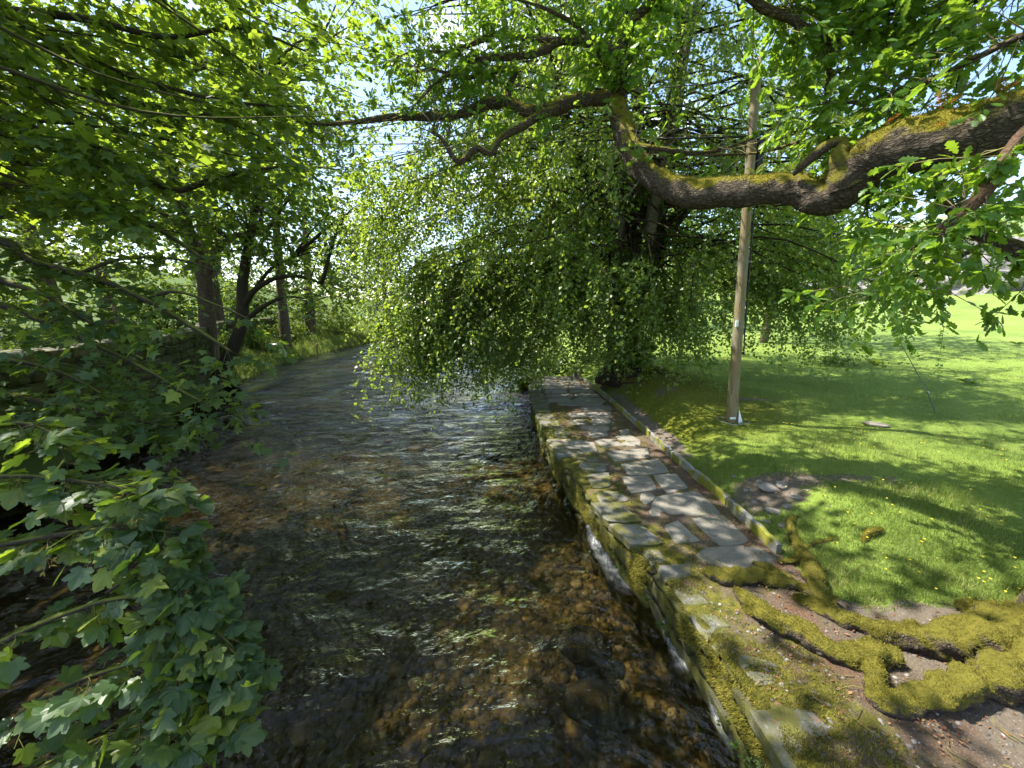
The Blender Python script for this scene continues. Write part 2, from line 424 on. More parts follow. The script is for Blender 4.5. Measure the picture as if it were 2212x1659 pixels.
M_CRAG = stone_mat("pale_crag_rock", (.26, .23, .22), (.40, .36, .35), (.13, .19, .04), .54, .64, None, .2, .8)
M_BOULD = stone_mat("dark_wet_boulder", (.014, .013, .010), (.035, .031, .023), (.03, .03, .01), .5, .65)

def soil():
    s = NT("mossy_path_soil")
    litter = s.mix(s.noise(48, 4, .75), (.05, .041, .031), (.17, .13, .095))
    litter = s.mix(s.rng(s.noise(2.2, 4, .6), .45, .65), litter, s.mix(s.noise(40, 4, .75), (.06, .04, .027), (.165, .10, .065)))
    litter = s.mix(s.rng(s.voro(60, None, 'F1', "Distance"), .0, .28), (.30, .22, .16), litter)
    m = s.attr("moss")
    mf = s.rng(s.math('ADD', s.noise(2.4, 6, .72), m), .44, .58)
    mcol = s.mix(s.rng(s.noise(13, 6, .75), .35, .62), (.045, .045, .014), (.14, .13, .022))
    col = s.mix(mf, litter, mcol)
    col = s.mix(s.rng(s.noise(5, 5, .7), .62, .7), col, (.20, .17, .15))
    h = s.math('ADD', s.noise(60, 5, .75), s.noise(15, 3))
    return s.done(col, .95, s.bump(h, 1, .02), .1)
M_SOIL = soil()

def meadow():
    s = NT("meadow_turf")
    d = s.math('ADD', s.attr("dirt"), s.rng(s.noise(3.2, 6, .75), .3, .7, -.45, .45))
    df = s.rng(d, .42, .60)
    g = s.mix(s.noise(.5, 5, .6), (.13, .20, .03), (.19, .25, .045))
    g = s.mix(s.rng(s.noise(7, 5, .75), .45, .75), g, (.19, .26, .05))
    g = s.mix(s.rng(s.attr("mossy"), .2, .9), g, s.mix(s.noise(9, 5, .7), (.09, .11, .014), (.19, .20, .022)))
    g = s.mix(s.math('MULTIPLY', s.attr("far"), s.rng(s.noise(1.6, 6, .8), .40, .62)), g, (.19, .255, .07))
    g = s.mix(s.rng(s.noise(.22, 6, .75, None, .5), .42, .66, 0, .75), g, (.085, .13, .028))
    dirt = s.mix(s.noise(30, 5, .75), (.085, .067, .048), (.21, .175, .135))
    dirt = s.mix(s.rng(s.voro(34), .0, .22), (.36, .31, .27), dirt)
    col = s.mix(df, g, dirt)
    h = s.math('ADD', s.noise(45, 5, .75), s.math('MULTIPLY', s.noise(9, 4), 1.5))
    return s.done(col, .95, s.bump(h, 1, .03), .1)
M_MEADOW = meadow()

def leftbank():
    s = NT("left_bank_ground")
    g = s.mix(s.noise(1.6, 6, .7), (.03, .05, .012), (.085, .125, .022))
    lane = s.mix(s.noise(26, 5, .7), (.20, .18, .165), (.36, .33, .31))
    f = s.rng(s.math('ADD', s.attr("lane"), s.rng(s.noise(2, 4), .3, .7, -.2, .2)), .45, .6)
    return s.done(s.mix(f, g, lane), .95, s.bump(s.noise(30, 5, .7), 1, .03), .1)
M_LEFT = leftbank()

def bed():
    s = NT("river_bed_silt")
    depth_shade = s.math('MAXIMUM', s.rng(s.sep(s.pos, 1), 7.5, 12.5), s.rng(s.sep(s.pos, 2), -1.08, -1.36, 0, .85))  # darkens far and deep bed, standing in for light absorbed by water
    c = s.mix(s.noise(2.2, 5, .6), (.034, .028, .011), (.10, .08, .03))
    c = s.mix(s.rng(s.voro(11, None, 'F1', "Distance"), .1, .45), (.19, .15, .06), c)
    c = s.mix(depth_shade, c, (.028, .022, .012))
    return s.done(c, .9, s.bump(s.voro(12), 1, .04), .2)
M_BED = bed()
def bedstone():
    s = NT("river_bed_stone")
    info = s.math('FRACT', s.math('ADD', s.n("ObjectInfo").outputs["Random"], s.attr("rnd")))
    c = s.ramp(info, [(0, (.035, .029, .014)), (.4, (.085, .068, .028)), (.75, (.15, .122, .06)), (1, (.27, .24, .16))])
    c = s.mix(s.rng(s.noise(9, 5), .35, .7), c, (.08, .06, .018))
    return s.done(c, .8, s.bump(s.noise(30, 4), .5, .01), .3)
M_BEDSTONE = bedstone()

def water():
    s = NT("river_water")
    w1 = s.noise(2.1, 4, .62, s.scale(s.pos, (.95, 1.2, 1)), .9)
    w2 = s.noise(9.5, 3, .6, s.scale(s.pos, (.95, 1.2, 1)), 1.0)
    w3 = s.noise(30, 2, .5, s.scale(s.pos, (1, 1.1, 1)), .6)
    w0 = s.noise(.95, 2, .5, s.scale(s.pos, (.8, 1.3, 1)), .4)
    calm = s.rng(s.noise(.7, 4, .6, None, .6), .34, .64, .10, 1.15)
    h = s.math('ADD', s.math('MULTIPLY', w1, 1.0), s.math('ADD', s.math('MULTIPLY', w2, .30), s.math('MULTIPLY', w3, .045)))
    h = s.math('ADD', s.math('MULTIPLY', h, calm), s.math('MULTIPLY', w0, 1.3))
    nb = s.bump(h, 1.0, .19)
    fr = s.n("Fresnel", {"IOR": 1.33, "Normal": nb}).outputs[0]
    fr = s.math('ADD', s.math('MULTIPLY', fr, .97), .006, True)
    tr = s.n("BsdfTransparent", {"Color": (.60, .55, .41)}).outputs[0]
    gl = s.n("BsdfGlossy", {"Color": (1, 1, 1), "Roughness": .012, "Normal": nb}).outputs[0]
    return s.done(None, shader=s.n("MixShader", {0: fr, 1: tr, 2: gl}).outputs[0])
M_WATER = water()

def foam():
    s = NT("white_water_foam")
    f = s.rng(s.noise(20, 6, .8, s.scale(s.pos, (1, .3, 1)), 1.2), .38, .80, 0, .8)
    f = s.math('MULTIPLY', f, s.attr("body"))
    d = s.n("BsdfPrincipled", {"Base Color": (.72, .75, .76), "Roughness": .45}).outputs[0]
    return s.done(None, shader=s.n("MixShader", {0: f, 1: s.n("BsdfTransparent").outputs[0], 2: d}).outputs[0])
M_FOAM = foam()

def wood():
    s = NT("weathered_pole_wood")
    v = s.scale(s.pos, (9, 9, .5))
    g = s.noise(5, 6, .7, v)
    z = s.sep(s.pos, 2)
    c = s.mix(g, (.13, .10, .047), (.25, .20, .105))
    c = s.mix(s.rng(s.noise(2.4, 5, .6), .45, .75), c, (.19, .175, .14))
    c = s.mix(s.rng(s.noise(7, 3, .5, v), .62, .68), c, (.05, .037, .025))
    return s.done(c, .8, s.bump(g, .6, .008), .25)
M_POLE = wood()
def post_wood():
    s = NT("fence_post_wood"); g = s.noise(8, 5, .7, s.scale(s.pos, (8, 8, .7)))
    return s.done(s.mix(g, (.10, .065, .04), (.25, .17, .11)), .85, s.bump(g, .6, .01), .2)
M_POST = post_wood()
def plain(name, c, r=.5, sp=.4, metal=0.0):
    s = NT(name); n = s.noise(40, 3)
    p = s.n("BsdfPrincipled", {"Base Color": s.mix(s.rng(n, .3, .7, 0, .35), c, tuple(q * .6 for q in c)), "Roughness": r, "Specular IOR Level": sp, "Metallic": metal}).outputs[0]
    return s.done(None, shader=p)
M_BLACK = plain("black_plastic", (.012, .012, .014), .45)
M_CABLE = plain("black_cable_sheath", (.015, .015, .017), .6)
M_WIRE = plain("galvanised_wire", (.22, .23, .23), .5, .5, .6)
M_WHITE = plain("white_plastic", (.75, .76, .78), .4)
M_ROPE = plain("pale_blue_rope", (.22, .30, .32), .8, .1)
M_TIN = plain("metal_band", (.30, .29, .27), .45, .5, .5)
def hillmat():
    s = NT("far_hill_pasture")
    c = s.mix(s.noise(.02, 5, .6), (.13, .20, .09), (.24, .29, .13))
    c = s.mix(s.rng(s.noise(.05, 6, .7), .52, .62), c, (.07, .11, .05))
    return s.done(c, 1.0, None, 0)
M_HILL = hillmat()

# ---------------------------------------------------------------- measured positions (metres)
FLAGS = [
    [(1.029, 7.782), (1.165, 7.847), (1.620, 7.624), (1.575, 7.157), (1.082, 7.048)],
    [(1.710, 7.815), (2.046, 7.847), (2.216, 7.502), (1.772, 7.384)],
    [(2.193, 8.048), (2.495, 8.152), (2.609, 7.815), (2.502, 7.472), (2.235, 7.532)],
    [(1.812, 7.129), (2.576, 7.297), (2.454, 6.840), (1.837, 6.691)],
    [(1.917, 6.548), (2.605, 6.740), (2.570, 6.215), (1.918, 6.090)],
    [(1.773, 5.989), (2.200, 6.029), (2.158, 5.581), (1.766, 5.462)],
    [(2.290, 6.049), (2.665, 6.110), (2.645, 5.634), (2.282, 5.462)],
    [(1.892, 5.428), (2.011, 5.445), (2.062, 5.331), (1.871, 5.115), (1.826, 5.221)],
    [(2.099, 5.331), (2.715, 5.478), (2.729, 4.847), (1.870, 4.807), (1.874, 4.957)],
    [(1.548, 8.674), (1.829, 8.794), (2.174, 8.754), (2.124, 8.443), (1.760, 8.443)],
    [(1.975, 9.539), (2.383, 9.539), (2.292, 9.001), (1.869, 8.876)],
    [(1.399, 9.263), (1.713, 9.353), (1.741, 8.959), (1.439, 8.876)],
    [(1.655, 8.369), (2.061, 8.369), (2.017, 8.083), (1.690, 7.980)],
    [(1.363, 11.190), (1.945, 11.386), (2.565, 11.320), (2.485, 10.818), (1.804, 10.699), (1.334, 10.818)],
    [(1.810, 10.560), (2.658, 10.699), (2.606, 10.247), (1.846, 10.119)],
    [(1.483, 9.851), (2.501, 10.035), (2.419, 9.634), (1.439, 9.539)],
    [(2.374, 8.443), (2.589, 8.557), (2.559, 8.295), (2.341, 8.152)],
    [(1.915, 4.562), (2.120, 4.671), (2.151, 4.498), (2.189, 4.259), (1.900, 4.184)],
    [(2.327, 4.716), (2.753, 4.809), (2.771, 4.259), (2.590, 4.166), (2.400, 4.166)],
    [(2.043, 3.940), (2.188, 4.077), (2.623, 4.112), (2.668, 3.843), (2.582, 3.735), (2.133, 3.720)],
    [(2.654, 4.094), (2.800, 4.094), (2.872, 3.891), (2.668, 3.781)],
]
COPES = [
    [(0.929, 8.785), (1.189, 8.785), (1.233, 8.107), (0.937, 7.803)],
    [(1.147, 6.558), (1.308, 6.606), (1.606, 6.488), (1.585, 6.243), (1.209, 6.159)],
    [(1.206, 6.096), (1.604, 6.180), (1.553, 5.802), (1.462, 5.655), (1.217, 5.602)],
    [(1.238, 5.481), (1.598, 5.515), (1.689, 5.254), (1.220, 5.116)],
    [(1.092, 6.982), (1.573, 7.009), (1.535, 6.654), (1.163, 6.606)],
    [(1.454, 4.054), (1.667, 4.071), (1.654, 3.822), (1.496, 3.760)],
    [(1.511, 3.775), (1.919, 3.822), (1.823, 3.584), (1.515, 3.528)],
    [(1.541, 3.501), (1.804, 3.461), (1.815, 3.225), (1.584, 3.237)],
    [(1.581, 3.123), (1.858, 3.112), (1.877, 2.964), (1.711, 2.885), (1.591, 2.809)],
    [(1.803, 2.693), (2.022, 2.651), (2.040, 2.569), (1.743, 2.561), (1.741, 2.634)],
    [(1.794, 2.294), (1.865, 2.268), (1.884, 2.205), (1.942, 2.132), (1.920, 2.086), (1.767, 2.069), (1.742, 2.156)],
    [(1.757, 2.538), (1.931, 2.530), (1.949, 2.432), (1.772, 2.425)],
    [(1.619, 2.791), (1.718, 2.809), (1.701, 2.719), (1.605, 2.702)],
]
ROOTS = [
    [(3.855, 2.427, 0.165, 0.198), (3.558, 2.390, 0.112, 0.150), (3.229, 2.378, 0.063, 0.115), (2.808, 2.281, 0.050, 0.091), (2.560, 2.230, 0.042, 0.077), (2.543, 2.329, 0.041, 0.074), (2.690, 2.516, 0.041, 0.074), (2.817, 2.666, 0.035, 0.063), (2.793, 2.711, 0.024, 0.044)],
    [(4.143, 2.654, 0.213, 0.198), (3.880, 2.663, 0.172, 0.164), (3.577, 2.639, 0.129, 0.142), (3.319, 2.720, 0.066, 0.099), (3.116, 2.812, 0.048, 0.087), (2.915, 2.927, 0.038, 0.070), (2.764, 3.074, 0.036, 0.065), (2.663, 3.203, 0.030, 0.054), (2.626, 3.268, 0.015, 0.027)],
    [(2.927, 2.609, 0.043, 0.078), (2.694, 2.601, 0.050, 0.091), (2.484, 2.674, 0.044, 0.079), (2.372, 2.821, 0.048, 0.087), (2.236, 2.960, 0.045, 0.082), (2.175, 3.120, 0.043, 0.079), (2.150, 3.247, 0.032, 0.058), (2.130, 3.362, 0.017, 0.032)],
    [(2.892, 3.132, 0.033, 0.059), (2.822, 3.215, 0.039, 0.071), (2.929, 3.428, 0.045, 0.082), (3.058, 3.653, 0.041, 0.075), (3.118, 3.868, 0.040, 0.059), (3.209, 4.104, 0.063, 0.046), (3.386, 4.448, 0.113, 0.040), (3.487, 4.535, 0.137, 0.020)],
    [(2.841, 3.214, 0.020, 0.037), (2.784, 3.372, 0.029, 0.053), (2.599, 3.467, 0.036, 0.065), (2.454, 3.555, 0.040, 0.074), (2.207, 3.508, 0.045, 0.082), (2.014, 3.555, 0.030, 0.055), (1.956, 3.663, 0.012, 0.023)],
    [(2.802, 3.522, 0.014, 0.026), (2.688, 3.630, 0.027, 0.049), (2.610, 3.716, 0.027, 0.050), (2.571, 3.809, 0.015, 0.027)],
    [(4.375, 2.823, 0.176, 0.135), (4.294, 2.932, 0.150, 0.093), (4.131, 2.977, 0.147, 0.078), (3.974, 3.016, 0.132, 0.060), (3.935, 3.091, 0.105, 0.029)],
    [(3.151, 3.828, 0.023, 0.027), (3.004, 3.844, 0.024, 0.043), (2.847, 3.812, 0.013, 0.023)],
    [(4.137, 4.071, 0.247, 0.018), (4.031, 4.044, 0.242, 0.035), (3.930, 4.027, 0.214, 0.035), (3.837, 3.958, 0.168, 0.012)],
    [(3.664, 4.075, 0.139, 0.008), (3.480, 4.070, 0.103, 0.019), (3.272, 4.031, 0.054, 0.016)],
    [(3.403, 2.888, 0.047, 0.031), (3.352, 2.900, 0.054, 0.062), (3.298, 2.904, 0.032, 0.039)],
]
OAK_MAIN = [(4.416, 3.241, 4.174, 0.269), (3.973, 3.432, 4.110, 0.237), (3.724, 3.632, 4.088, 0.233), (3.472, 3.886, 4.088, 0.230), (3.364, 4.131, 4.039, 0.229), (3.263, 4.296, 3.836, 0.222), (3.155, 4.389, 3.790, 0.171), (2.960, 4.622, 3.941, 0.154), (2.633, 4.937, 3.991, 0.176), (2.260, 5.309, 4.072, 0.184), (2.013, 5.596, 4.236, 0.163), (1.808, 5.847, 4.480, 0.156), (1.661, 6.128, 4.877, 0.156), (1.586, 6.421, 5.337, 0.155), (1.544, 6.649, 5.724, 0.131), (1.502, 6.745, 5.954, 0.083)]
OAK_KNOB = [(3.254, 4.199, 3.861, 0.181), (3.176, 4.177, 4.013, 0.116), (3.125, 4.167, 4.120, 0.075), (3.186, 4.209, 4.228, 0.053), (3.104, 4.234, 4.253, 0.049), (2.993, 4.309, 4.168, 0.046), (2.905, 4.392, 4.067, 0.038), (2.889, 4.434, 4.023, 0.019)]
OAK_BRANCHES = [
    [(1.579, 6.662, 5.791, 0.103), (1.349, 6.709, 5.769, 0.104), (0.939, 6.757, 5.754, 0.098), (0.594, 6.786, 5.640, 0.099), (0.242, 6.839, 5.650, 0.093), (-0.079, 6.919, 5.801, 0.093), (-0.406, 6.972, 5.812, 0.080), (-0.774, 6.998, 5.686, 0.069), (-1.221, 7.044, 5.660, 0.066), (-1.824, 7.100, 5.683, 0.056), (-2.455, 7.196, 5.656, 0.041), (-3.105, 7.298, 5.656, 0.027), (-3.618, 7.418, 5.746, 0.012)],
    [(0.694, 6.733, 5.630, 0.070), (0.407, 6.603, 5.487, 0.062), (0.164, 6.519, 5.316, 0.058), (-0.176, 6.427, 5.107, 0.051), (-0.296, 6.331, 4.875, 0.040), (-0.511, 6.344, 4.941, 0.047), (-0.773, 6.254, 4.739, 0.040), (-1.006, 6.318, 5.066, 0.030), (-1.129, 6.281, 5.143, 0.023), (-1.106, 6.366, 5.315, 0.013)],
    [(-0.043, 6.919, 5.801, 0.050), (-0.057, 6.963, 6.027, 0.047), (0.043, 7.015, 6.295, 0.043), (-0.333, 7.066, 6.295, 0.036), (-0.774, 7.106, 6.238, 0.033), (-1.285, 7.131, 6.367, 0.022), (-1.750, 7.223, 6.316, 0.015)],
    [(1.518, 6.376, 6.151, 0.078), (1.149, 6.525, 6.394, 0.066), (0.726, 6.587, 6.453, 0.060), (0.430, 6.614, 6.327, 0.057), (0.027, 6.658, 6.292, 0.051), (-0.314, 6.711, 6.302, 0.044), (-0.737, 6.804, 6.261, 0.031), (-1.244, 6.850, 5.973, 0.025), (-1.480, 6.915, 5.780, 0.014)],
    [(0.726, 6.587, 6.453, 0.047), (0.161, 6.652, 6.525, 0.040), (-0.176, 6.722, 6.624, 0.041), (-0.485, 6.759, 6.550, 0.038), (-0.946, 6.842, 6.452, 0.028), (-1.456, 6.958, 6.528, 0.018), (-1.839, 7.048, 6.464, 0.011)],
    [(1.558, 6.649, 5.724, 0.083), (1.606, 6.514, 5.812, 0.074), (1.612, 6.452, 6.018, 0.073), (1.518, 6.382, 6.183, 0.084), (1.619, 6.335, 6.465, 0.070), (1.840, 6.279, 6.703, 0.063), (2.073, 6.127, 6.969, 0.054)],
    [(1.531, 6.626, 5.866, 0.034), (1.304, 6.590, 6.208, 0.034), (0.951, 6.565, 6.601, 0.030), (0.480, 6.499, 6.788, 0.023), (-0.102, 6.420, 6.902, 0.013)],
    [(2.075, 4.343, 5.653, 0.047), (2.351, 4.419, 5.517, 0.044), (2.684, 4.511, 5.467, 0.041), (3.031, 4.596, 5.383, 0.037), (3.257, 4.636, 5.325, 0.031), (3.402, 4.713, 5.460, 0.029), (3.674, 4.760, 5.437, 0.017), (3.962, 4.805, 5.408, 0.007)],
    [(3.257, 4.636, 5.325, 0.021), (3.250, 4.632, 5.040, 0.019), (3.290, 4.670, 4.715, 0.015), (3.329, 4.615, 4.428, 0.010)],
    [(2.684, 4.513, 5.476, 0.018), (2.730, 4.539, 5.613, 0.018), (2.820, 4.578, 5.813, 0.016)],
    [(3.806, 2.846, 4.241, 0.049), (3.507, 2.891, 3.947, 0.048), (3.391, 2.955, 3.750, 0.050), (3.290, 3.002, 3.470, 0.049), (3.239, 3.077, 3.333, 0.044), (3.143, 3.155, 3.211, 0.035), (3.082, 3.195, 3.150, 0.016)],
    [(4.822, 3.510, 2.939, 0.098), (4.486, 3.654, 3.153, 0.085), (4.272, 3.784, 3.301, 0.067), (4.133, 3.926, 3.507, 0.051), (4.069, 4.074, 3.745, 0.048), (4.017, 4.233, 4.039, 0.045), (3.817, 4.301, 4.123, 0.039), (3.679, 4.385, 4.035, 0.028), (3.677, 4.396, 3.827, 0.021), (3.674, 4.417, 3.676, 0.010)],
    [(4.313, 3.780, 3.280, 0.029), (4.090, 3.852, 3.128, 0.017), (3.892, 3.930, 3.001, 0.015), (3.724, 4.016, 2.921, 0.011), (3.587, 4.101, 2.835, 0.007)],
    [(3.634, 4.296, 4.101, 0.021), (3.535, 4.464, 4.177, 0.021), (3.538, 4.747, 4.060, 0.015), (3.373, 5.319, 4.382, 0.011)],
    [(3.579, 5.759, 5.076, 0.012), (2.977, 5.702, 4.781, 0.018), (2.434, 5.679, 4.662, 0.027), (1.789, 5.747, 4.753, 0.037), (1.555, 6.028, 4.888, 0.032)],
    [(3.587, 4.324, 3.982, 0.016), (3.358, 4.724, 4.469, 0.015), (3.032, 5.351, 4.549, 0.014), (2.447, 5.564, 4.595, 0.012)],
    [(4.012, 3.353, 4.751, 0.034), (3.858, 3.550, 4.716, 0.025), (3.759, 3.848, 4.679, 0.020), (3.619, 4.147, 4.643, 0.017), (3.448, 4.466, 4.710, 0.014), (3.059, 4.791, 4.812, 0.007)],
    [(4.427, 3.771, 5.327, 0.037), (4.113, 3.969, 5.298, 0.028), (3.919, 4.294, 5.401, 0.021), (3.680, 4.634, 5.574, 0.016), (3.358, 5.000, 5.888, 0.010)],
]
SYC_NEAR = [
    [(-3.610, 2.382, 1.852, 0.020), (-3.262, 2.401, 1.951, 0.014), (-2.970, 2.359, 1.994, 0.010), (-2.714, 2.295, 1.927, 0.006)],
    [(-3.667, 2.327, 1.568, 0.023), (-3.140, 2.296, 1.674, 0.017), (-2.714, 2.247, 1.681, 0.013), (-2.358, 2.192, 1.662, 0.010), (-2.041, 2.140, 1.653, 0.005)],
    [(-3.521, 2.143, 1.149, 0.022), (-3.012, 2.125, 1.315, 0.016), (-2.521, 2.095, 1.423, 0.013), (-2.154, 2.054, 1.476, 0.009), (-1.919, 2.049, 1.450, 0.005)],
    [(-3.374, 1.927, 0.559, 0.024), (-2.936, 1.925, 0.811, 0.020), (-2.488, 1.916, 1.028, 0.015), (-2.106, 1.936, 1.128, 0.013), (-1.800, 1.921, 1.053, 0.010), (-1.596, 1.894, 0.915, 0.008), (-1.456, 1.863, 0.752, 0.004)],
    [(-3.074, 1.765, 0.252, 0.018), (-2.667, 1.819, 0.527, 0.015), (-2.257, 1.811, 0.748, 0.011), (-1.859, 1.830, 0.846, 0.009), (-1.684, 1.811, 0.748, 0.006), (-1.535, 1.782, 0.601, 0.004)],
    [(-2.837, 1.643, 0.148, 0.015), (-2.448, 1.680, 0.339, 0.011), (-2.132, 1.708, 0.483, 0.009), (-1.864, 1.722, 0.554, 0.006), (-1.669, 1.713, 0.507, 0.004)],
    [(-2.284, 1.985, 1.118, 0.010), (-2.023, 2.014, 1.271, 0.009), (-1.841, 2.004, 1.220, 0.007), (-1.762, 1.990, 1.143, 0.004)],
]
SYC_MID = [
    [(-9.080, 6.327, 3.804, 0.090), (-7.433, 6.090, 3.635, 0.067), (-6.787, 5.831, 3.348, 0.052), (-5.669, 5.575, 3.079, 0.044), (-4.736, 5.311, 2.769, 0.036), (-3.917, 5.035, 2.397, 0.029), (-3.441, 4.885, 2.152, 0.014)],
    [(-8.475, 5.732, 2.839, 0.078), (-6.921, 5.503, 2.711, 0.056), (-5.760, 5.230, 2.355, 0.036), (-4.670, 4.952, 1.971, 0.026), (-3.895, 4.777, 1.595, 0.017), (-3.537, 4.658, 1.508, 0.008)],
    [(-8.172, 5.312, 1.728, 0.069), (-6.664, 5.081, 1.587, 0.048), (-5.539, 4.852, 1.459, 0.032), (-4.690, 4.728, 1.344, 0.023), (-4.038, 4.610, 1.263, 0.011)],
    [(-9.685, 6.791, 4.096, 0.096), (-7.946, 6.590, 4.109, 0.079), (-6.855, 6.406, 4.213, 0.063), (-5.921, 6.280, 4.087, 0.048), (-5.081, 6.116, 3.767, 0.034), (-4.322, 5.831, 3.348, 0.019)],
    [(-10.291, 7.426, 5.266, 0.110), (-8.458, 7.186, 5.078, 0.092), (-7.090, 6.961, 4.969, 0.067), (-6.030, 6.824, 4.791, 0.058), (-5.216, 6.661, 4.475, 0.050), (-4.570, 6.810, 4.719, 0.037), (-3.752, 6.947, 4.897, 0.019)],
    [(-9.988, 7.324, 5.791, 0.084), (-8.202, 7.173, 6.061, 0.067), (-6.796, 6.963, 6.027, 0.050), (-5.575, 6.908, 5.745, 0.036), (-4.716, 6.991, 5.651, 0.026), (-3.975, 7.032, 5.333, 0.015)],
    [(-9.988, 7.514, 6.767, 0.084), (-8.202, 7.329, 6.862, 0.067), (-6.796, 7.059, 6.521, 0.050), (-5.575, 6.976, 6.097, 0.036), (-4.424, 7.033, 5.866, 0.026), (-3.456, 7.131, 5.843, 0.015)],
    [(-9.685, 7.484, 7.663, 0.082), (-7.946, 7.196, 7.226, 0.065), (-6.653, 7.168, 7.085, 0.050), (-5.446, 7.228, 6.869, 0.037), (-4.346, 7.371, 7.081, 0.026), (-3.411, 7.529, 6.842, 0.015)],
    [(-7.869, 5.414, 3.302, 0.066), (-6.524, 5.162, 3.051, 0.046), (-5.712, 5.015, 2.821, 0.028), (-5.039, 4.849, 2.491, 0.017)],
    [(-7.567, 5.007, 2.255, 0.064), (-6.393, 4.874, 2.097, 0.040), (-5.370, 4.644, 1.961, 0.022), (-4.723, 4.495, 1.715, 0.011)],
    [(-8.172, 5.802, 4.246, 0.069), (-6.792, 5.706, 4.278, 0.049), (-5.640, 5.575, 4.130, 0.030), (-4.763, 5.412, 3.812, 0.018)],
    [(-7.869, 5.874, 5.668, 0.066), (-6.654, 5.660, 5.089, 0.047), (-5.655, 5.505, 4.814, 0.029), (-4.860, 5.351, 4.549, 0.014)],
    [(-4.950, 5.413, 2.771, 0.028), (-4.459, 5.436, 2.891, 0.021), (-3.906, 5.401, 2.711, 0.015), (-3.476, 5.366, 2.530, 0.009)],
    [(-6.093, 5.678, 3.086, 0.029), (-5.490, 5.831, 3.348, 0.023), (-4.711, 5.831, 3.348, 0.016), (-4.062, 5.794, 3.157, 0.010)],
]
POLE = (4.619, 8.106, 0.325)
STAY = (9.776, 8.869, 0.322)
FLATSTONE = (7.341, 7.741, 0.335)
SHRUB = (12.207, 15.034, 0.486)
POST_FAR = (-53.772, 116.586, -1.000)
POLE_TOP = (4.386, 8.106, 7.044)
DOCKS = [(22.750, 22.315, 1.102), (13.627, 14.855, 0.512), (13.500, 11.562, 0.446), (14.045, 15.427, 0.519), (10.232, 17.429, 0.543), (23.224, 18.326, 0.965)]
LOOSE = [(3.621, 5.255, 0.177), (3.776, 5.205, 0.236), (3.373, 4.769, 0.088), (3.614, 5.461, 0.187), (3.757, 4.896, 0.218), (3.565, 4.781, 0.147), (3.315, 5.051, 0.071), (3.954, 4.970, 0.281), (3.352, 5.342, 0.100), (3.181, 4.578, 0.048), (3.309, 4.470, 0.068), (3.425, 5.783, 0.116)]
CABLE_L = (-26.380, 24.000, 12.101)

# ---------------------------------------------------------------- setting: bed, water, path, meadow, left bank, hills
def grid_faces(nr, nc):
    i = np.arange(nr - 1)[:, None] * nc; j = np.arange(nc - 1)[None]
    return np.stack([i + j, i + j + 1, i + nc + j + 1, i + nc + j], -1).reshape(-1, 4)

def geo(a, b, n, p=2.0): return a + (b - a) * np.linspace(0, 1, n) ** p

def in_poly(px, py, poly):
    poly = A(poly); r = np.zeros(np.shape(px), bool); n = len(poly)
    for i in range(n):
        (x1, y1), (x2, y2) = poly[i], poly[(i + 1) % n]
        c = ((y1 > py) != (y2 > py)) & (px < (x2 - x1) * (py - y1) / (y2 - y1 + 1e-12) + x1)
        r ^= c
    return r

# river bed
ys = np.concatenate([np.linspace(-4, 16, 110), np.linspace(16.5, 95, 80)])
ts = np.linspace(0, 1, 70)
Y, T = np.meshgrid(ys, ts, indexing='ij')
X = (xl(Y) - 1.2) * (1 - T) + (xr(Y) + 1.2) * T
def h_bed(x, y):
    mid = (x - xl(y)) / (xr(y) - xl(y))
    return -0.95 - 0.30 * sstep(6, 16, y) - 0.42 * sstep(.0, .35, mid) * sstep(1.05, .55, mid) + 0.10 * fbm2(x, y, .6, 4, 31) + .03 * fbm2(x, y, 3, 2, 33)
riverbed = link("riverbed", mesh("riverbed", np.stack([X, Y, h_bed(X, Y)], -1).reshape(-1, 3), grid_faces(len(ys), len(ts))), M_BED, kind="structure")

# water surface, wavy
ys = np.concatenate([np.linspace(-3, 14, 230), np.linspace(14.15, 40, 80), np.linspace(40.6, 95, 30)])
ts = np.linspace(0, 1, 120)
Y, T = np.meshgrid(ys, ts, indexing='ij')
X = (xl(Y) - .6) * (1 - T) + (xr(Y) + .25) * T
amp = 0.35 + 0.65 * sstep(-.2, .4, fbm2(X, Y, .35, 2, 41))
Z = WATER_Z + amp * (0.034 * fbm2(X, Y * 1.6, .9, 3, 43) + 0.030 * fbm2(X * .8, Y * 1.7, 2.4, 2, 47))
ROCKS_IN_RIVER = [(-2.2, 8.9, .42), (-3.1, 9.4, .30), (-1.6, 11.2, .30), (-2.9, 12.6, .34), (-4.4, 11.6, .26), (.75, 3.55, .26), (.72, 2.95, .28)]
for (rx, ry, rr) in ROCKS_IN_RIVER[:5]:
    d2 = ((X - rx) / (rr * 1.3)) ** 2 + ((Y - ry + .25) / (rr * .8)) ** 2
    Z = Z - .0 * np.exp(-d2) + .0 * np.exp(-(((X - rx) / (rr * 1.3)) ** 2 + ((Y - ry + .75) / (rr * .8)) ** 2))
water_o = link("river_water", mesh("river_water", np.stack([X, Y, Z], -1).reshape(-1, 3), grid_faces(len(ys), len(ts))), M_WATER, kind="structure")

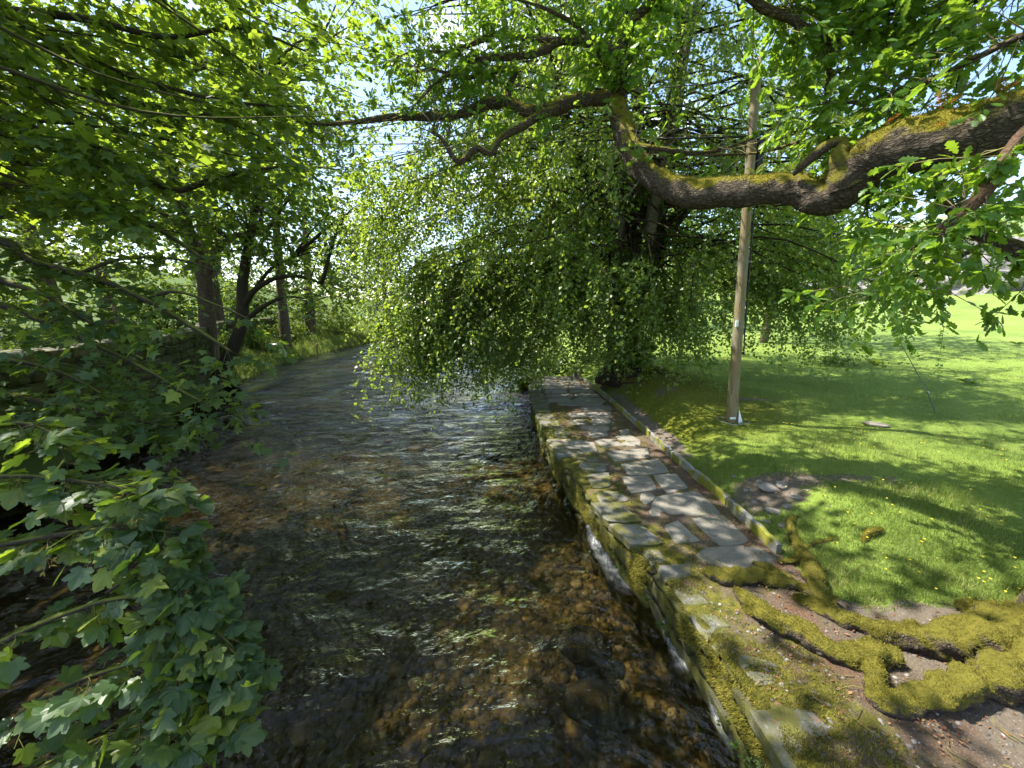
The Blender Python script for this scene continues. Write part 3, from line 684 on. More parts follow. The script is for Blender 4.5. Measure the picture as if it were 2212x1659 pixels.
# path bed between the river wall and the kerb
ys = np.linspace(-3, 15.6, 260); ts = np.linspace(0, 1, 46)
Y, T = np.meshgrid(ys, ts, indexing='ij')
X = (xr(Y) + .03) * (1 - T) + (xk(Y) + .06) * T
def h_path(x, y):
    edge = x - xr(y)
    rootzone = sstep(4.3, 3.2, y)
    return .002 + .018 * fbm2(x, y, 4, 3, 51) + rootzone * (.03 * fbm2(x, y, 2.2, 3, 53) + .02) - .02 * sstep(.06, .0, edge)
moss = -.03 + .15 * sstep(.75, .1, X - xr(Y)) - .03 * sstep(4.6, 3.2, Y) * sstep(.5, .9, X - xr(Y)) - .10 * sstep(.3, .0, xk(Y) - X)
path = link("path", mesh("path", np.stack([X, Y, h_path(X, Y)], -1).reshape(-1, 3), grid_faces(len(ys), len(ts)), attrs={"moss": moss.ravel()}), M_SOIL, kind="structure")

# meadow (and the right bank beyond the path)
ys = np.concatenate([np.linspace(-8, 2, 16), np.linspace(2.06, 15.5, 150), np.linspace(15.6, 30, 45), geo(31, 420, 45, 1.8)])
off = np.concatenate([np.linspace(0, 3.5, 50), np.linspace(3.57, 12, 55), geo(12.2, 480, 45, 2.2)])
Y, O = np.meshgrid(ys, off, indexing='ij')
left = np.where(Y < 15.55, xk(Y) + .02, xr(np.minimum(Y, 90)) - 1.0)
X = left + O
Z = h_right(X, Y)
Z = np.where(Y > 15.55, Z, Z)
def dirt_mask(x, y):
    d = x - xk(y)
    bare = sstep(3.42, 3.02, y - .55 * np.clip(3.25 - x, 0, 1) + .12 * (x - 3.2) - .0) * sstep(5.5, 4.2, x)
    strip = .95 * sstep(.62, .30, d) * sstep(6.3, 7.3, y) * sstep(12.5, 11.5, y)
    rut = np.exp(-(((x - 3.55) / .62) ** 2 + ((y - 5.15 - .25 * (x - 3.5)) / .55) ** 2)) + .75 * np.exp(-(((x - 4.7) / .9) ** 2 + ((y - 5.25) / .22) ** 2))
    hole = .9 * np.exp(-(((x - 4.05) / .4) ** 2 + ((y - 10.2) / .35) ** 2)) + .8 * np.exp(-(((x - 6.2) / .8) ** 2 + ((y - 10.0) / .2) ** 2))
    shade = .62 * np.exp(-((x - 3.8) ** 2 + (y - 13.0) ** 2) / 4.0)  # turf gives way to bare earth round the weeping tree
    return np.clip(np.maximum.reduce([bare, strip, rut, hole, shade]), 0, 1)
def mossy_mask(x, y):
    return np.clip(sstep(3.2, 1.2, np.hypot((x - 4.2) * .9, (y - 10.2) * .75)) + .6 * sstep(1.4, .4, x - xk(y)) * sstep(4, 6, y) * .5, 0, 1)
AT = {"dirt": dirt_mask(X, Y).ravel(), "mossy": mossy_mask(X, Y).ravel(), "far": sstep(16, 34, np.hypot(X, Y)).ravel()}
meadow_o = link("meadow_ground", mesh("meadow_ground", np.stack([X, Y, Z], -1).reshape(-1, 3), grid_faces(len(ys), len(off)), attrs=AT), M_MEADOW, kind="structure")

# left bank with the lane
ys = np.concatenate([np.linspace(-8, 34, 110), geo(34.6, 420, 40, 1.8)])
off = np.concatenate([np.linspace(-1.0, 2, 30), np.linspace(2.1, 14, 40), geo(14.5, 480, 30, 2.2)])
Y, O = np.meshgrid(ys, off, indexing='ij')
X = xl(np.minimum(Y, 90)) - O
lane_x = -17.5 - .16 * (Y - 8)
lane = sstep(3.2, 2.0, np.abs(X - lane_x)) * sstep(60, 40, Y)
left_o = link("left_bank_ground", mesh("left_bank_ground", np.stack([X, Y, h_left(X, Y)], -1).reshape(-1, 3), grid_faces(len(ys), len(off))[:, ::-1], attrs={"lane": lane.ravel()}), M_LEFT, kind="structure")

# one big sheet under everything, out to the horizon, and far hills
gs = 2400
link("ground", mesh("ground", [(-gs, -gs, -2.4), (gs, -gs, -2.4), (gs, gs, -2.4), (-gs, gs, -2.4)], [(0, 1, 2, 3)]), M_HILL, kind="structure")
def hill(name, cx, cyy, L, W, H, rot, seed):
    a = np.linspace(-1, 1, 90); U, V = np.meshgrid(a, a, indexing='ij')
    x = U * L; y = V * W
    hgt = H * np.clip(1 - U ** 2, 0, 1) ** .9 * np.clip(1 - V ** 2, 0, 1) ** .8 * (1 + .28 * fbm2(U * 3, V * 3, 1.0, 4, seed)) - 2.5
    c, s = math.cos(rot), math.sin(rot)
    v = np.stack([cx + x * c - y * s, cyy + x * s + y * c, hgt], -1).reshape(-1, 3)
    return link(name, mesh(name, v, grid_faces(90, 90)), M_HILL, kind="structure")
hill("far_hill", 520, 560, 620, 260, 112, math.radians(-32), 3)
hill("field_knoll", 104, 92, 60, 26, 15, math.radians(-38), 8)

# ---------------------------------------------------------------- stonework
def slab_mesh(poly, z0, z1, rnd=.012, seed=0, jag=.02):
    """an uneven flat stone with a worn edge, from a convex-ish outline"""
    P = A(poly); c = P.mean(0); n = len(P); out = []
    rg = np.random.default_rng(seed)
    for i in range(n):
        a, b = P[i], P[(i + 1) % n]; k = max(2, int(np.linalg.norm(b - a) / .09))
        for t in np.linspace(0, 1, k, endpoint=False):
            q = a * (1 - t) + b * t
            # pull corners in a little so they read as worn
            w = 1 - .05 * (1 - min(1, 4 * min(t, 1 - t)))
            out.append(c + (q - c) * w + rg.normal(0, jag * .5, 2))
    O = A(out); m = len(O)
    inn = c + (O - c) * (1 - rnd * 2.2 / np.maximum(np.linalg.norm(O - c, axis=1, keepdims=True), .05))
    mid = c + (O - c) * .55
    def ztop(q): return z1 + .006 * fbm2(q[:, 0], q[:, 1], 6, 2, seed % 50)
    v = np.vstack([np.column_stack([O, np.full(m, z0)]), np.column_stack([O, np.full(m, z1 - rnd)]), np.column_stack([inn, ztop(inn)]), np.column_stack([mid, ztop(mid)]), [[*c, z1]]])
    j = np.arange(m); k = (j + 1) % m; q = []
    for r in range(3): q.append(np.stack([r * m + j, r * m + k, (r + 1) * m + k, (r + 1) * m + j], -1))
    tri = np.stack([3 * m + j, 3 * m + k, np.full(m, 4 * m)], -1)
    area = 0.5 * np.sum(O[:, 0] * O[k, 1] - O[k, 0] * O[:, 1]); q = np.vstack(q)
    if area < 0: q = q[:, ::-1]; tri = tri[:, ::-1]
    return mesh("flagstone", v, [tri, q], smooth=False)

def grow(poly, k):
    P = A(poly); c = P.mean(0); return c + (P - c) * k

rg = random.Random(3)
polys = [grow(p, 1.12) for p in FLAGS]
# the far end of the path, rows of slabs under the tree
for i, y0 in enumerate(np.arange(11.05, 15.2, .62)):
    a, b = float(xr(y0)) + .42, float(xk(y0)) - .12; cut = a + (b - a) * (.38 + .28 * rg.random()); h = .55
    for (p, q) in ((a, cut - .03), (cut + .03, b)):
        polys.append(A([(p, y0), (q, y0 + .04), (q - .02, y0 + h), (p + .03, y0 + h - .03)]))
for i, p in enumerate(polys):
    link("flagstone", slab_mesh(p, -.04, .014 + .012 * rg.random(), .008, i, .010), M_FLAG, path)

# river wall: coping stones above courses of rough blocks
river_wall = thing("river_wall", (1.3, 4.5, WATER_Z), "low mossy stone river wall holding up the flagged path", "wall")
def block_mesh(L, H, D, seed, lump=.04):
    """rough block, centred; L along x, D along y, H along z"""
    n = 4; g = np.linspace(-1, 1, n); v = []; f = []
    faces = []
    idx = {}
    def vid(p):
        k = tuple(np.round(p, 4))
        if k not in idx: idx[k] = len(v); v.append(p)
        return idx[k]
    for ax in range(3):
        for sg in (-1, 1):
            if ax == 1 and sg == 1: continue      # the hidden back
            for i in range(n - 1):
                for j in range(n - 1):
                    q = []
                    for (a, b) in ((i, j), (i + 1, j), (i + 1, j + 1), (i, j + 1)):
                        p = [0, 0, 0]; p[ax] = sg; p[(ax + 1) % 3] = g[a]; p[(ax + 2) % 3] = g[b]; q.append(vid(p))
                    faces.append(q if sg > 0 else q[::-1])
    P = A(v); r = np.linalg.norm(P, axis=1, keepdims=True)
    P = P * (1 - .10 * np.clip(r - 1.25, 0, 1))
    P = P * A([L / 2, D / 2, H / 2])
    P = P + lump * np.stack([vnoise(P * 5 + seed * 7.3 + k * 31, seed) for k in range(3)], -1)
    return mesh("stone", P, np.asarray(faces), smooth=True)
BLOCKS = [block_mesh(1, 1, 1, s, .17) for s in range(14)]
def place_block(name, parent, p, ang, L, H, D, mat, k):
    o = link(name, BLOCKS[k % len(BLOCKS)], mat, parent)
    o.matrix_basis = Matrix.Translation(Vector(p)) @ Matrix.Rotation(ang, 4, 'Z') @ Matrix.Diagonal((L, D, H, 1))
    return o
def set_mat(o, m):
    o.material_slots[0].link = 'OBJECT'; o.material_slots[0].material = m
def wall_along(ys, fx, side):
    """arc-length walk of a wall line x = fx(y)"""
    pts = np.stack([fx(ys), ys], -1); s = np.concatenate([[0], np.cumsum(np.linalg.norm(np.diff(pts, axis=0), axis=1))])
    return lambda d: (np.interp(d, s, pts[:, 0]), np.interp(d, s, pts[:, 1])), s[-1]
at, LEN = wall_along(np.linspace(1.0, 15.4, 200), xr, 1)
z = -1.15; k = 0
while z < -.06:
    H = .17 + .08 * rg.random() if z > -.75 else .3
    if z + H > -.10: H = -.02 - z
    d = rg.random() * -.2
    while d < LEN:
        L = .28 + .38 * rg.random(); (x0, y0), (x1, y1) = at(max(d, 0)), at(min(d + L, LEN))
        if y1 - y0 > .1:
            ang = math.atan2(y1 - y0, x1 - x0)
            o = place_block("stone", river_wall, ((x0 + x1) / 2 + .16 + .05 * rg.random(), (y0 + y1) / 2, z + H / 2), ang + math.pi, L * .98, H * .97, .34, M_WALL, k); set_mat(o, M_WALL); k += 1
        d += L
    z += H
copes = [grow(p, 1.03) for p in COPES]
used = [(A(c)[:, 1].min(), A(c)[:, 1].max()) for c in copes]
d = 0.0
while d < LEN:
    L = .38 + .4 * rg.random(); (x0, y0), (x1, y1) = at(d), at(min(d + L, LEN)); d += L
    my = (y0 + y1) / 2
    if any(a - .05 < my < b + .05 for a, b in used) or y1 - y0 < .15: continue
    w = .34 + .14 * rg.random()
    copes.append(A([(x0 - .05, y0 + .015), (x0 + w, y0 + .03), (x1 + w * (.9 + .2 * rg.random()), y1 - .02), (x1 - .05, y1 - .015)]))
for i, c in enumerate(copes):
    c = A(c).copy(); near_ = c[:, 1].mean() < 4.2; zt = float(np.mean(h_path(c[:, 0], c[:, 1]))) + .016 if near_ else .012 + .03 * rg.random()
    link("coping_stone", slab_mesh(c, -.05 - .03 * rg.random() if c[:, 1].mean() > 4.2 else -.08, zt, .014, 200 + i, .022), M_COPE, river_wall)
# core behind the face blocks, so no gap shows through
ys = np.linspace(.8, 15.5, 60); v = []
for y in ys: v += [(float(xr(y)) + .12, y, -1.2), (float(xr(y)) + .12, y, -.03), (float(xr(y)) + .6, y, -.03)]
f = [(3 * i + j, 3 * i + j + 1, 3 * i + j + 4, 3 * i + j + 3) for i in range(59) for j in range(2)]
link("rubble_core", mesh("rubble_core", v, f), M_WALL, river_wall)

# kerb
kerb = thing("kerb", (2.9, 8.0, 0), "thin upright stone kerb between flagged path and grass", "kerb")
y = 3.98
while y < 15.4:
    L = .75 + .6 * rg.random(); y1 = min(y + L, 15.6)
    x0, x1 = float(xk(y)), float(xk(y1 - .02)); hgt = .125 + .035 * rg.random(); th = .06
    n = max(4, int(L / .1)); tt = np.linspace(0, 1, n); v = []
    for t in tt:
        x, yy = x0 + (x1 - x0) * t, y + (y1 - .02 - y) * t; jz = .012 * rg.uniform(-1, 1) - (.02 if t in (0, 1) else 0); jx = .006 * rg.uniform(-1, 1)
        v += [(x + jx, yy, -.15), (x + jx, yy, hgt - .012 + jz), (x + .014 + jx, yy, hgt + jz), (x + th - .014, yy, hgt + jz), (x + th, yy, hgt - .012 + jz), (x + th, yy, -.15)]
    f = [(6 * i + j, 6 * i + j + 1, 6 * (i + 1) + j + 1, 6 * (i + 1) + j) for i in range(n - 1) for j in range(5)]
    cap = [(0, 5, 4, 1), (1, 4, 3, 2)]; e = 6 * (n - 1); cap += [(e + 1, e + 4, e + 5, e), (e + 2, e + 3, e + 4, e + 1)]
    link("kerb_stone", mesh("kerb_stone", v, np.asarray(f + cap), smooth=False), M_KERB, kerb)
    y = y1
link("kerb_end_block", slab_mesh(A([(2.42, 15.3), (2.8, 15.35), (2.78, 15.62), (2.40, 15.6)]), -.1, .26, .03, 77), M_KERB, kerb)

# left river wall, mossy, hidden behind leaves: 300 blocks as parts, the rest joined
left_wall = thing("retaining_wall", (-9.0, 8, WATER_Z), "tall dark mossy stone wall below the lane on the far side of the river", "wall")
WL_Y = [-3, 4, 6.3, 8.4, 12, 15.7, 20, 27, 33]; WL_X = [-8.2, -8.4, -8.75, -9.3, -10.3, -12.0, -15.2, -17.6, -18.0]
def xwl(y): return np.interp(y, WL_Y, WL_X)
at, LEN = wall_along(np.linspace(-1, 32, 300), xwl, -1)
cells = []; z = -1.0
while z < 1.72:
    H = .20 + .10 * rg.random(); d = rg.random() * -.3
    if z + H > 1.6: H = 1.76 - z
    while d < LEN:
        L = .34 + .45 * rg.random(); (x0, y0), (x1, y1) = at(max(d, 0)), at(min(d + L, LEN)); d += L
        if y1 - y0 < .08: continue
        cells.append(((x0 + x1) / 2 - .12 - .05 * rg.random(), (y0 + y1) / 2, z + H / 2, math.atan2(y1 - y0, x1 - x0), L, H))
    z += H
near = sorted(range(len(cells)), key=lambda i: (abs(cells[i][1] - 9.5) + (6 if cells[i][2] < -.5 else 0)))
rest = MB()
for r_, i in enumerate(near):
    x, y, zz, ang, L, H = cells[i]
    if r_ < 290:
        o = place_block("stone", left_wall, (x, y, zz), ang, L * .97, H * .96, .36, M_WALLL, i); set_mat(o, M_WALLL)
    else:
        me = BLOCKS[i % len(BLOCKS)]; co = np.zeros(len(me.vertices) * 3, np.float32); me.vertices.foreach_get("co", co); co = co.reshape(-1, 3) * A([L * .97, .36, H * .96])
        fi = np.zeros(len(me.loops), np.int32); me.loops.foreach_get("vertex_index", fi)
        c, s = math.cos(ang), math.sin(ang)
        rest.add(np.column_stack([x + co[:, 0] * c - co[:, 1] * s, y + co[:, 0] * s + co[:, 1] * c, zz + co[:, 2]]), quad=fi.reshape(-1, 4))
link("more_stones", rest.mesh("more_stones"), M_WALLL, left_wall, kind="stuff")
# coping of turf and moss on the left wall
d = 0.0; i = 0
while d < LEN:
    L = .5 + .5 * rg.random(); (x0, y0), (x1, y1) = at(d), at(min(d + L, LEN)); d += L; i += 1
    if y1 - y0 < .2: continue
    link("coping_stone", slab_mesh(A([(x0 + .10, y0 + .02), (x1 + .10, y1 - .02), (x1 - .42, y1 - .02), (x0 - .42, y0 + .02)]), 1.66, 1.86 + .05 * rg.random(), .03, 300 + i, .03), M_COPE, left_wall)
v = []
ys = np.linspace(-1, 32, 80)
for y in ys: v += [(float(xwl(y)) - .25, y, -1.1), (float(xwl(y)) - .25, y, 1.7), (float(xwl(y)) - .9, y, 1.70)]
f = [(3 * i + j, 3 * i + j + 1, 3 * i + j + 4, 3 * i + j + 3) for i in range(79) for j in range(2)]
link("rubble_core", mesh("rubble_core", v, f), M_WALLL, left_wall)

# round stones
def pebble_template(seed, sub=2):
    import bmesh
    bm = bmesh.new(); bmesh.ops.create_icosphere(bm, subdivisions=sub, radius=1.0)
    v = A([q.co[:] for q in bm.verts]); f = np.array([[q.index for q in p.verts] for p in bm.faces]); bm.free()
    return v * (1 + .22 * fbm(v * 1.3 + seed * 5.1, 3, seed))[:, None], f
PEB = [pebble_template(s, 1) for s in range(5)]
PEBM = [mesh("stone", v, f) for v, f in PEB]
for m_ in PEBM: m_.materials.append(M_BEDSTONE)
rs = np.random.default_rng(11)
n = 3200
yy = 2.0 + 9.5 * rs.random(n) ** 1.6; xx = xr(yy) - .1 - (6.5 * rs.random(n) ** 1.4)
ss = .028 + .055 * rs.random(n) ** 2
ss[:260] = .07 + .07 * rs.random(260)
zz = h_bed(xx, yy)
kk = rs.integers(0, 5, n)
for i in range(260):
    o = link("stone", PEBM[kk[i]], None, riverbed)
    a = rs.random() * 6.28
    o.matrix_basis = Matrix.Translation((xx[i], yy[i], zz[i] + ss[i] * .15)) @ Matrix.Rotation(a, 4, 'Z') @ Matrix.Diagonal((ss[i], ss[i] * .8, ss[i] * .55, 1))
peb = MB(); rr_ = []
for k in range(5):
    ids = np.where((kk == k) & (np.arange(n) >= 260))[0]; a = rs.random(len(ids)) * 6.28
    R = np.zeros((len(ids), 3, 3)); R[:, 0, 0] = np.cos(a); R[:, 0, 1] = -np.sin(a) * .8; R[:, 1, 0] = np.sin(a); R[:, 1, 1] = np.cos(a) * .8; R[:, 2, 2] = .55
    v, f, r_ = scatter(PEB[k][0], PEB[k][1], np.column_stack([xx[ids], yy[ids], zz[ids]]), R, ss[ids]); peb.add(v, tri=f); rr_.append(r_)
link("pebbles", peb.mesh("pebbles", attrs={"rnd": ('F', np.concatenate(rr_))}), M_BEDSTONE, riverbed, kind="stuff")

# boulders in the stream
BT = [pebble_template(30 + s, 3) for s in range(7)]
BL = ["dark wet boulder under the riffle in midstream, the broadest one", "small dark wet boulder beside the broadest midstream one", "dark boulder just breaking the water off the path's end",
      "dark boulder in the stream under the hanging leaf curtain", "dark boulder in the stream towards the lane wall", "dark sunken boulder at the wall foot below the white water", "larger dark sunken boulder at the wall foot further from the white water"]
for i, (x, y, r) in enumerate(ROCKS_IN_RIVER):
    v, f = BT[i]; z0 = WATER_Z - r * ([.50, .53, .56, .56, .56][i] if i < 5 else .75)
    link("boulder", mesh("boulder", v * A([r, r * .75, r * .55]), f), M_BOULD, label=BL[i], cat="boulder", group="boulders in the river", loc=(x, y, z0))

# loose stones on the bare patch beside the kerb
LS = [.15, .11, .10, .06, .08, .07, .05, .05, .06, .06, .07, .05]
for i, p in enumerate(LOOSE):
    v, f = BT[i % 7]; r = LS[i]
    lab = ["broad pale stone lying on the bare earth beside the kerb", "pale stone with a mossy edge in the bare earth patch", "flat pale slab stone on the bare earth nearest the kerb's end"][i] if i < 3 else "small loose pale stone on the bare earth beside the kerb"
    o = link("loose_stone", mesh("loose_stone", v * A([r, r * .7, r * .35]), f), M_ROCK, label=lab, cat="stone", group="loose stones on the bare earth", loc=(p[0], p[1], p[2] + r * .1)); o.rotation_euler = (0, 0, i * 1.3)
v, f = BT[2]
o = link("flat_stone", mesh("flat_stone", v * A([.24, .13, .05]), f), M_ROCK, label="flat grey stone lying half sunk in the sunny grass", cat="stone", loc=(FLATSTONE[0], FLATSTONE[1], FLATSTONE[2] + .02)); o.rotation_euler = (0, .06, -.35)

# pale crags on the far side of the field
for i, (x, y, r, hh) in enumerate([(44, 47, 5.0, 2.2), (52, 46, 5.5, 3.4), (59, 45, 5, 3.0), (62, 54, 7, 5.0), (47, 54, 4, 3.0), (38, 52, 4.5, 1.8)]):
    v, f = pebble_template(60 + i, 4); v = v * (1 + .25 * fbm(v * 3.2, 3, 70 + i))[:, None]
    z0 = float(h_right(x, y))
    link("crag", mesh("crag", v * A([r, r * .5, hh]), f, smooth=False), M_CRAG, label=["long low pale rock outcrop at the field's far edge", "pale rocky crag beside the low outcrop across the field", "pale crag with a broken top at the field's far edge", "tallest pale crag on the knoll behind the field", "narrow pale crag behind the low outcrop", "lowest pale rock ledge beside the far hedge"][i], cat="crag", group="crags beyond the field", loc=(x, y, z0))

# ---------------------------------------------------------------- trees
def rough_tube(pts4, seg, sub, amp=.08, freq=3.0, seed=0, ridge=0.0):
    """tube through (x,y,z,r) rows with a lumpy surface"""
    P = spline(pts4, sub); p, r = P[:, :3], np.maximum(P[:, 3], .002)
    v, t, q = tube(p, r, seg)
    n = len(p) * seg
    cen = np.repeat(p, seg, 0); rad = np.repeat(r, seg)[:, None]
    d = v[:n] - cen
    nz = fbm(v[:n] * freq, 3, seed)[:, None]
    v[:n] = cen + d * (1 + amp * nz)
    return v, t, q

def sample(P4, t):
    """points, tangents, radii along a polyline of (x,y,z,r) at t in 0..1"""
    P = A(P4); s = np.linspace(0, 1, len(P)); out = np.stack([np.interp(t, s, P[:, k]) for k in range(4)], -1)
    T = np.stack([np.interp(t, s, np.gradient(P[:, k])) for k in range(3)], -1)
    return out[:, :3], unit(T), out[:, 3]

def make_twigs(rng, base, dirs, length, droop, K=6, wob=.12):
    """N curved twigs (N,K,3) bending downwards"""
    N = len(base); t = np.linspace(0, 1, K)
    L = A(length).reshape(-1, 1, 1)
    P = base[:, None] + dirs[:, None] * (t[None, :, None] * L)
    P[..., 2] -= A(droop).reshape(-1, 1) * (t[None] ** 2) * L[..., 0]
    w = np.cumsum(rng.normal(0, wob, (N, K, 3)), 1) * L / K
    w[:, 0] = 0
    return P + w

def leaves_on(rng, paths, per, t0=.15, spread=.03, up=.9, tilt=.55, axis_mix=.6, hang=0.0):
    """positions and frames of leaves along twigs"""
    N, K, _ = paths.shape
    t = t0 + (1 - t0) * rng.random((N, per)); x = t * (K - 1); i = np.clip(x.astype(int), 0, K - 2); f = (x - i)[..., None]
    n = np.arange(N)[:, None]
    pos = paths[n, i] * (1 - f) + paths[n, i + 1] * f
    tan = unit(paths[n, i + 1] - paths[n, i])
    pos = pos.reshape(-1, 3); tan = tan.reshape(-1, 3); M = len(pos)
    side = unit(np.cross(tan, A([0, 0, 1.0]) + rng.normal(0, .3, (M, 3)))) * np.where(rng.random(M) < .5, -1, 1)[:, None]
    ax = unit(tan * axis_mix + side + rng.normal(0, .35, (M, 3)) + A([0, 0, -hang]))
    nr = unit(A([0, 0, up]) + rng.normal(0, tilt, (M, 3)))
    pos = pos + ax * (spread if np.isscalar(spread) else rng.uniform(*spread, (M, 1)))
    return pos, frames(ax, nr)

def in_view(p, margin=60):
    """rough test: is the point inside the picture's field (used to choose leaf detail and to keep the added canopy unseen)"""
    z = p[:, 2] - 2.7; f = p[:, 1] * .9816 - z * .1908; u = p[:, 1] * .1908 + z * .9816
    return (f > .2) & (np.abs(p[:, 0] / np.maximum(f, .2)) < 1.282 + margin / 863) & (np.abs(u / np.maximum(f, .2)) < .961 + margin / 863)

def leaf_mesh(name, tmpl, pos, R, size, rng):
    v, f, r = scatter(tmpl[0], tmpl[1], pos, R, size)
    return mesh(name, v, f, smooth=False, attrs={"rnd": ('F', r)})

# gaps in the leaf cover: where shafts of sun come down to the bed, path, roots and grass (x, y, z, rx, ry)
SHAFTS = A([(.1, 4.2, -1, 1.0, .6), (-.9, 3.3, -1, .35, .25), (.95, 3.1, -1, .3, .2), (.9, 5.2, -1, .4, .3), (1.9, 5.9, 0, .2, .15), (2.2, 7.5, 0, .5, .12), (2.0, 9.9, 0, .6, .15), (2.3, 12, 0, .5, .2),
            (3.4, 2.7, .2, .5, .3), (2.6, 2.35, .1, .35, .25), (2.2, 3.1, .1, .3, .2), (1.9, 2.4, 0, .3, .3), (2.8, 4.7, 4.1, .4, .25), (3.6, 3.8, 4.2, .35, .25), (1.7, 6.0, 4.7, .2, .2), (5.3, 4.1, .2, 1.1, .35), (6.7, 6.3, .3, 1.4, .35), (8.2, 7.8, .3, 1.6, .4), (9.5, 5.3, .2, 1.6, .4), (4.9, 7.0, .3, .4, .2)])
def sunny(P):
    hit = np.zeros(len(P), bool); s = A(TO_SUN)
    for x, y, z, rx, ry in SHAFTS:
        t = (P[:, 2] - z) / s[2]; q = P[:, :2] - s[:2] * t[:, None]; hit |= (t > .3) & (((q[:, 0] - x) / (rx + .18)) ** 2 + ((q[:, 1] - y) / (ry + .18)) ** 2 < 1)
    return hit
def sunny_tw(T): return sunny(T[:, 1]) | sunny(T[:, 3]) | sunny(T[:, -1])
SYC, SYM, OAK, OKM, SML = (SYC_V, SYC_F), (SYM_V, SYM_F), (OAK_V, OAK_F), (OKM_V, OKM_F), (LEAF2_V, LEAF2_F)

# ---- the old oak beside the path: trunk outside the picture, roots, one great limb
rng = np.random.default_rng(21)
oak = thing("oak_tree", (4.9, 2.5, 0), "old mossy oak with spreading roots beside the path and a great limb overhead", "tree")
v, t, q = rough_tube([(4.85, 2.5, -.3, .95), (4.95, 2.5, .15, .78), (5.0, 2.55, .8, .60), (5.0, 2.65, 2.0, .52), (4.95, 2.75, 3.2, .50), (4.85, 2.9, 4.3, .46), (4.9, 3.1, 6, .38), (5.1, 3.2, 8, .28), (5.2, 3.3, 10, .15)], 40, 8, .10, 2.2, 1)
link("trunk", mesh("trunk", v, [t, q]), M_OAKBARK, oak)
for i, r in enumerate(ROOTS):
    seg = 20 if max(q_[3] for q_ in r) > .05 else 10
    r = [(x_, y_, z_ + (.38 if i < 4 else .2) * r_, r_) for x_, y_, z_, r_ in r]
    r4 = spline(r, 5); r4[:, :3] += np.minimum(r4[:, 3:4], .07) * .55 * np.stack([fbm(r4[:, :3] * 5 + 9 * k_, 2, 60 + i) for k_ in range(3)], -1) * A([1, 1, .6]); r4[:, 3] *= 1 + .22 * fbm(r4[:, :3] * 7, 2, 70 + i)
    v, t, q = rough_tube(r4, seg, 4, .38, 10.0, 40 + i)
    v[:, 2] += .012 * fbm(v * 22, 2, 4)
    link("root", mesh("root", v, [t, q]), M_ROOT, oak)
main = [(4.95, 2.75, 3.3, .36), (4.75, 3.0, 3.95, .31)] + [(x_, y_, z_, r_ * .93) for x_, y_, z_, r_ in OAK_MAIN]
v, t, q = rough_tube(main, 56, 26, .10, 4.5, 5)
v += (unit(v - A([3, 4.5, 4.0])) * (.012 * fbm(v * A([12, 12, 20]), 3, 8) + .010 * (1 - 2 * np.abs(vnoise(v * A([16, 22, 34]), 12))))[:, None])
limb_o = link("great_limb", mesh("great_limb", v, [t, q]), M_OAKBARK, oak)
v, t, q = rough_tube(OAK_KNOB, 18, 12, .16, 8, 6)
link("broken_stub", mesh("broken_stub", v, [t, q]), M_ROOT, oak)
tips = []
for i, b in enumerate(OAK_BRANCHES):
    b = [tuple(r_) for r_ in b]
    v, t, q = rough_tube(b, 12, 8, .18, 7, 50 + i)
    link("branch", mesh("branch", v, [t, q]), M_DEADLIMB if i == 10 else M_OAKBARK, oak)
    tips.append(spline(b, 8))
# high boughs above the picture that shade the path and grass
high = []
for i in range(30):
    a = rng.uniform(0, 2 * math.pi); R_ = rng.uniform(3, 7.5); z0 = rng.uniform(4.5, 8.5)
    e = A([4.9 + R_ * math.cos(a), 2.8 + R_ * math.sin(a) * .9, z0 + rng.uniform(.8, 3)])
    s0 = A([4.95, 3.0, z0]); m = (s0 + e) / 2 + A([0, 0, .5]) + rng.normal(0, .3, 3)
    high.append(spline([(*s0, .12), (*m, .07), (*e, .015)], 10))
mb = MB()
for h_ in high: mb.add(*tube(h_[:, :3], h_[:, 3], 6))
link("high_boughs", mb.mesh("high_boughs"), M_OAKBARK, oak, kind="stuff")
# leafy twigs on the branches in the picture
base, dirs, ln = [], [], []
leafy = {0: 44, 1: 10, 2: 34, 3: 64, 4: 60, 5: 110, 6: 90, 7: 90, 8: 34, 9: 40, 10: 50, 11: 110, 12: 54, 13: 22, 14: 16, 15: 18, 16: 90, 17: 110}
for i, n in leafy.items():
    lo = .25 if i in (0, 2, 3, 4) else .08
    p, T, r = sample(tips[i], np.sort(lo + (1 - lo) * rng.random(n)))
    d = unit(T * .5 + rng.normal(0, .7, (n, 3)) + A([0, 0, .12]))
    base.append(p); dirs.append(d); ln.append(rng.uniform(.28, .75, n))
for h_ in high:
    n = 44; p, T, r = sample(h_, .25 + .75 * rng.random(n)); base.append(p); dirs.append(unit(T * .6 + rng.normal(0, .7, (n, 3)))); ln.append(rng.uniform(.5, 1.3, n))
base, dirs, ln = np.vstack(base), np.vstack(dirs), np.concatenate(ln)
tw = make_twigs(rng, base, dirs, ln, np.full(len(ln), .12), 6, .22)
# no leaf tufts right before the limb or low over the river
mid = tw[:, 3]
isx = np.arange(len(tw)) >= len(tw) - 44 * len(high)
keep = ~(sunny(mid) & (rng.random(len(tw)) < np.where(isx, .9, .45))) & ~(isx & in_view(mid) & (rng.random(len(tw)) < .72)) & ~((mid[:, 2] < 4.9) & (mid[:, 0] < 2.9) & (mid[:, 1] < 5.6)) 
tw, ln = tw[keep], ln[keep]
vis = in_view(tw[:, -1])
v, q = twigs_tubes(tw[:, ::2], .006, .002, 3)
link("twigs", mesh("twigs", v, q), M_TWIG, oak, kind="stuff")
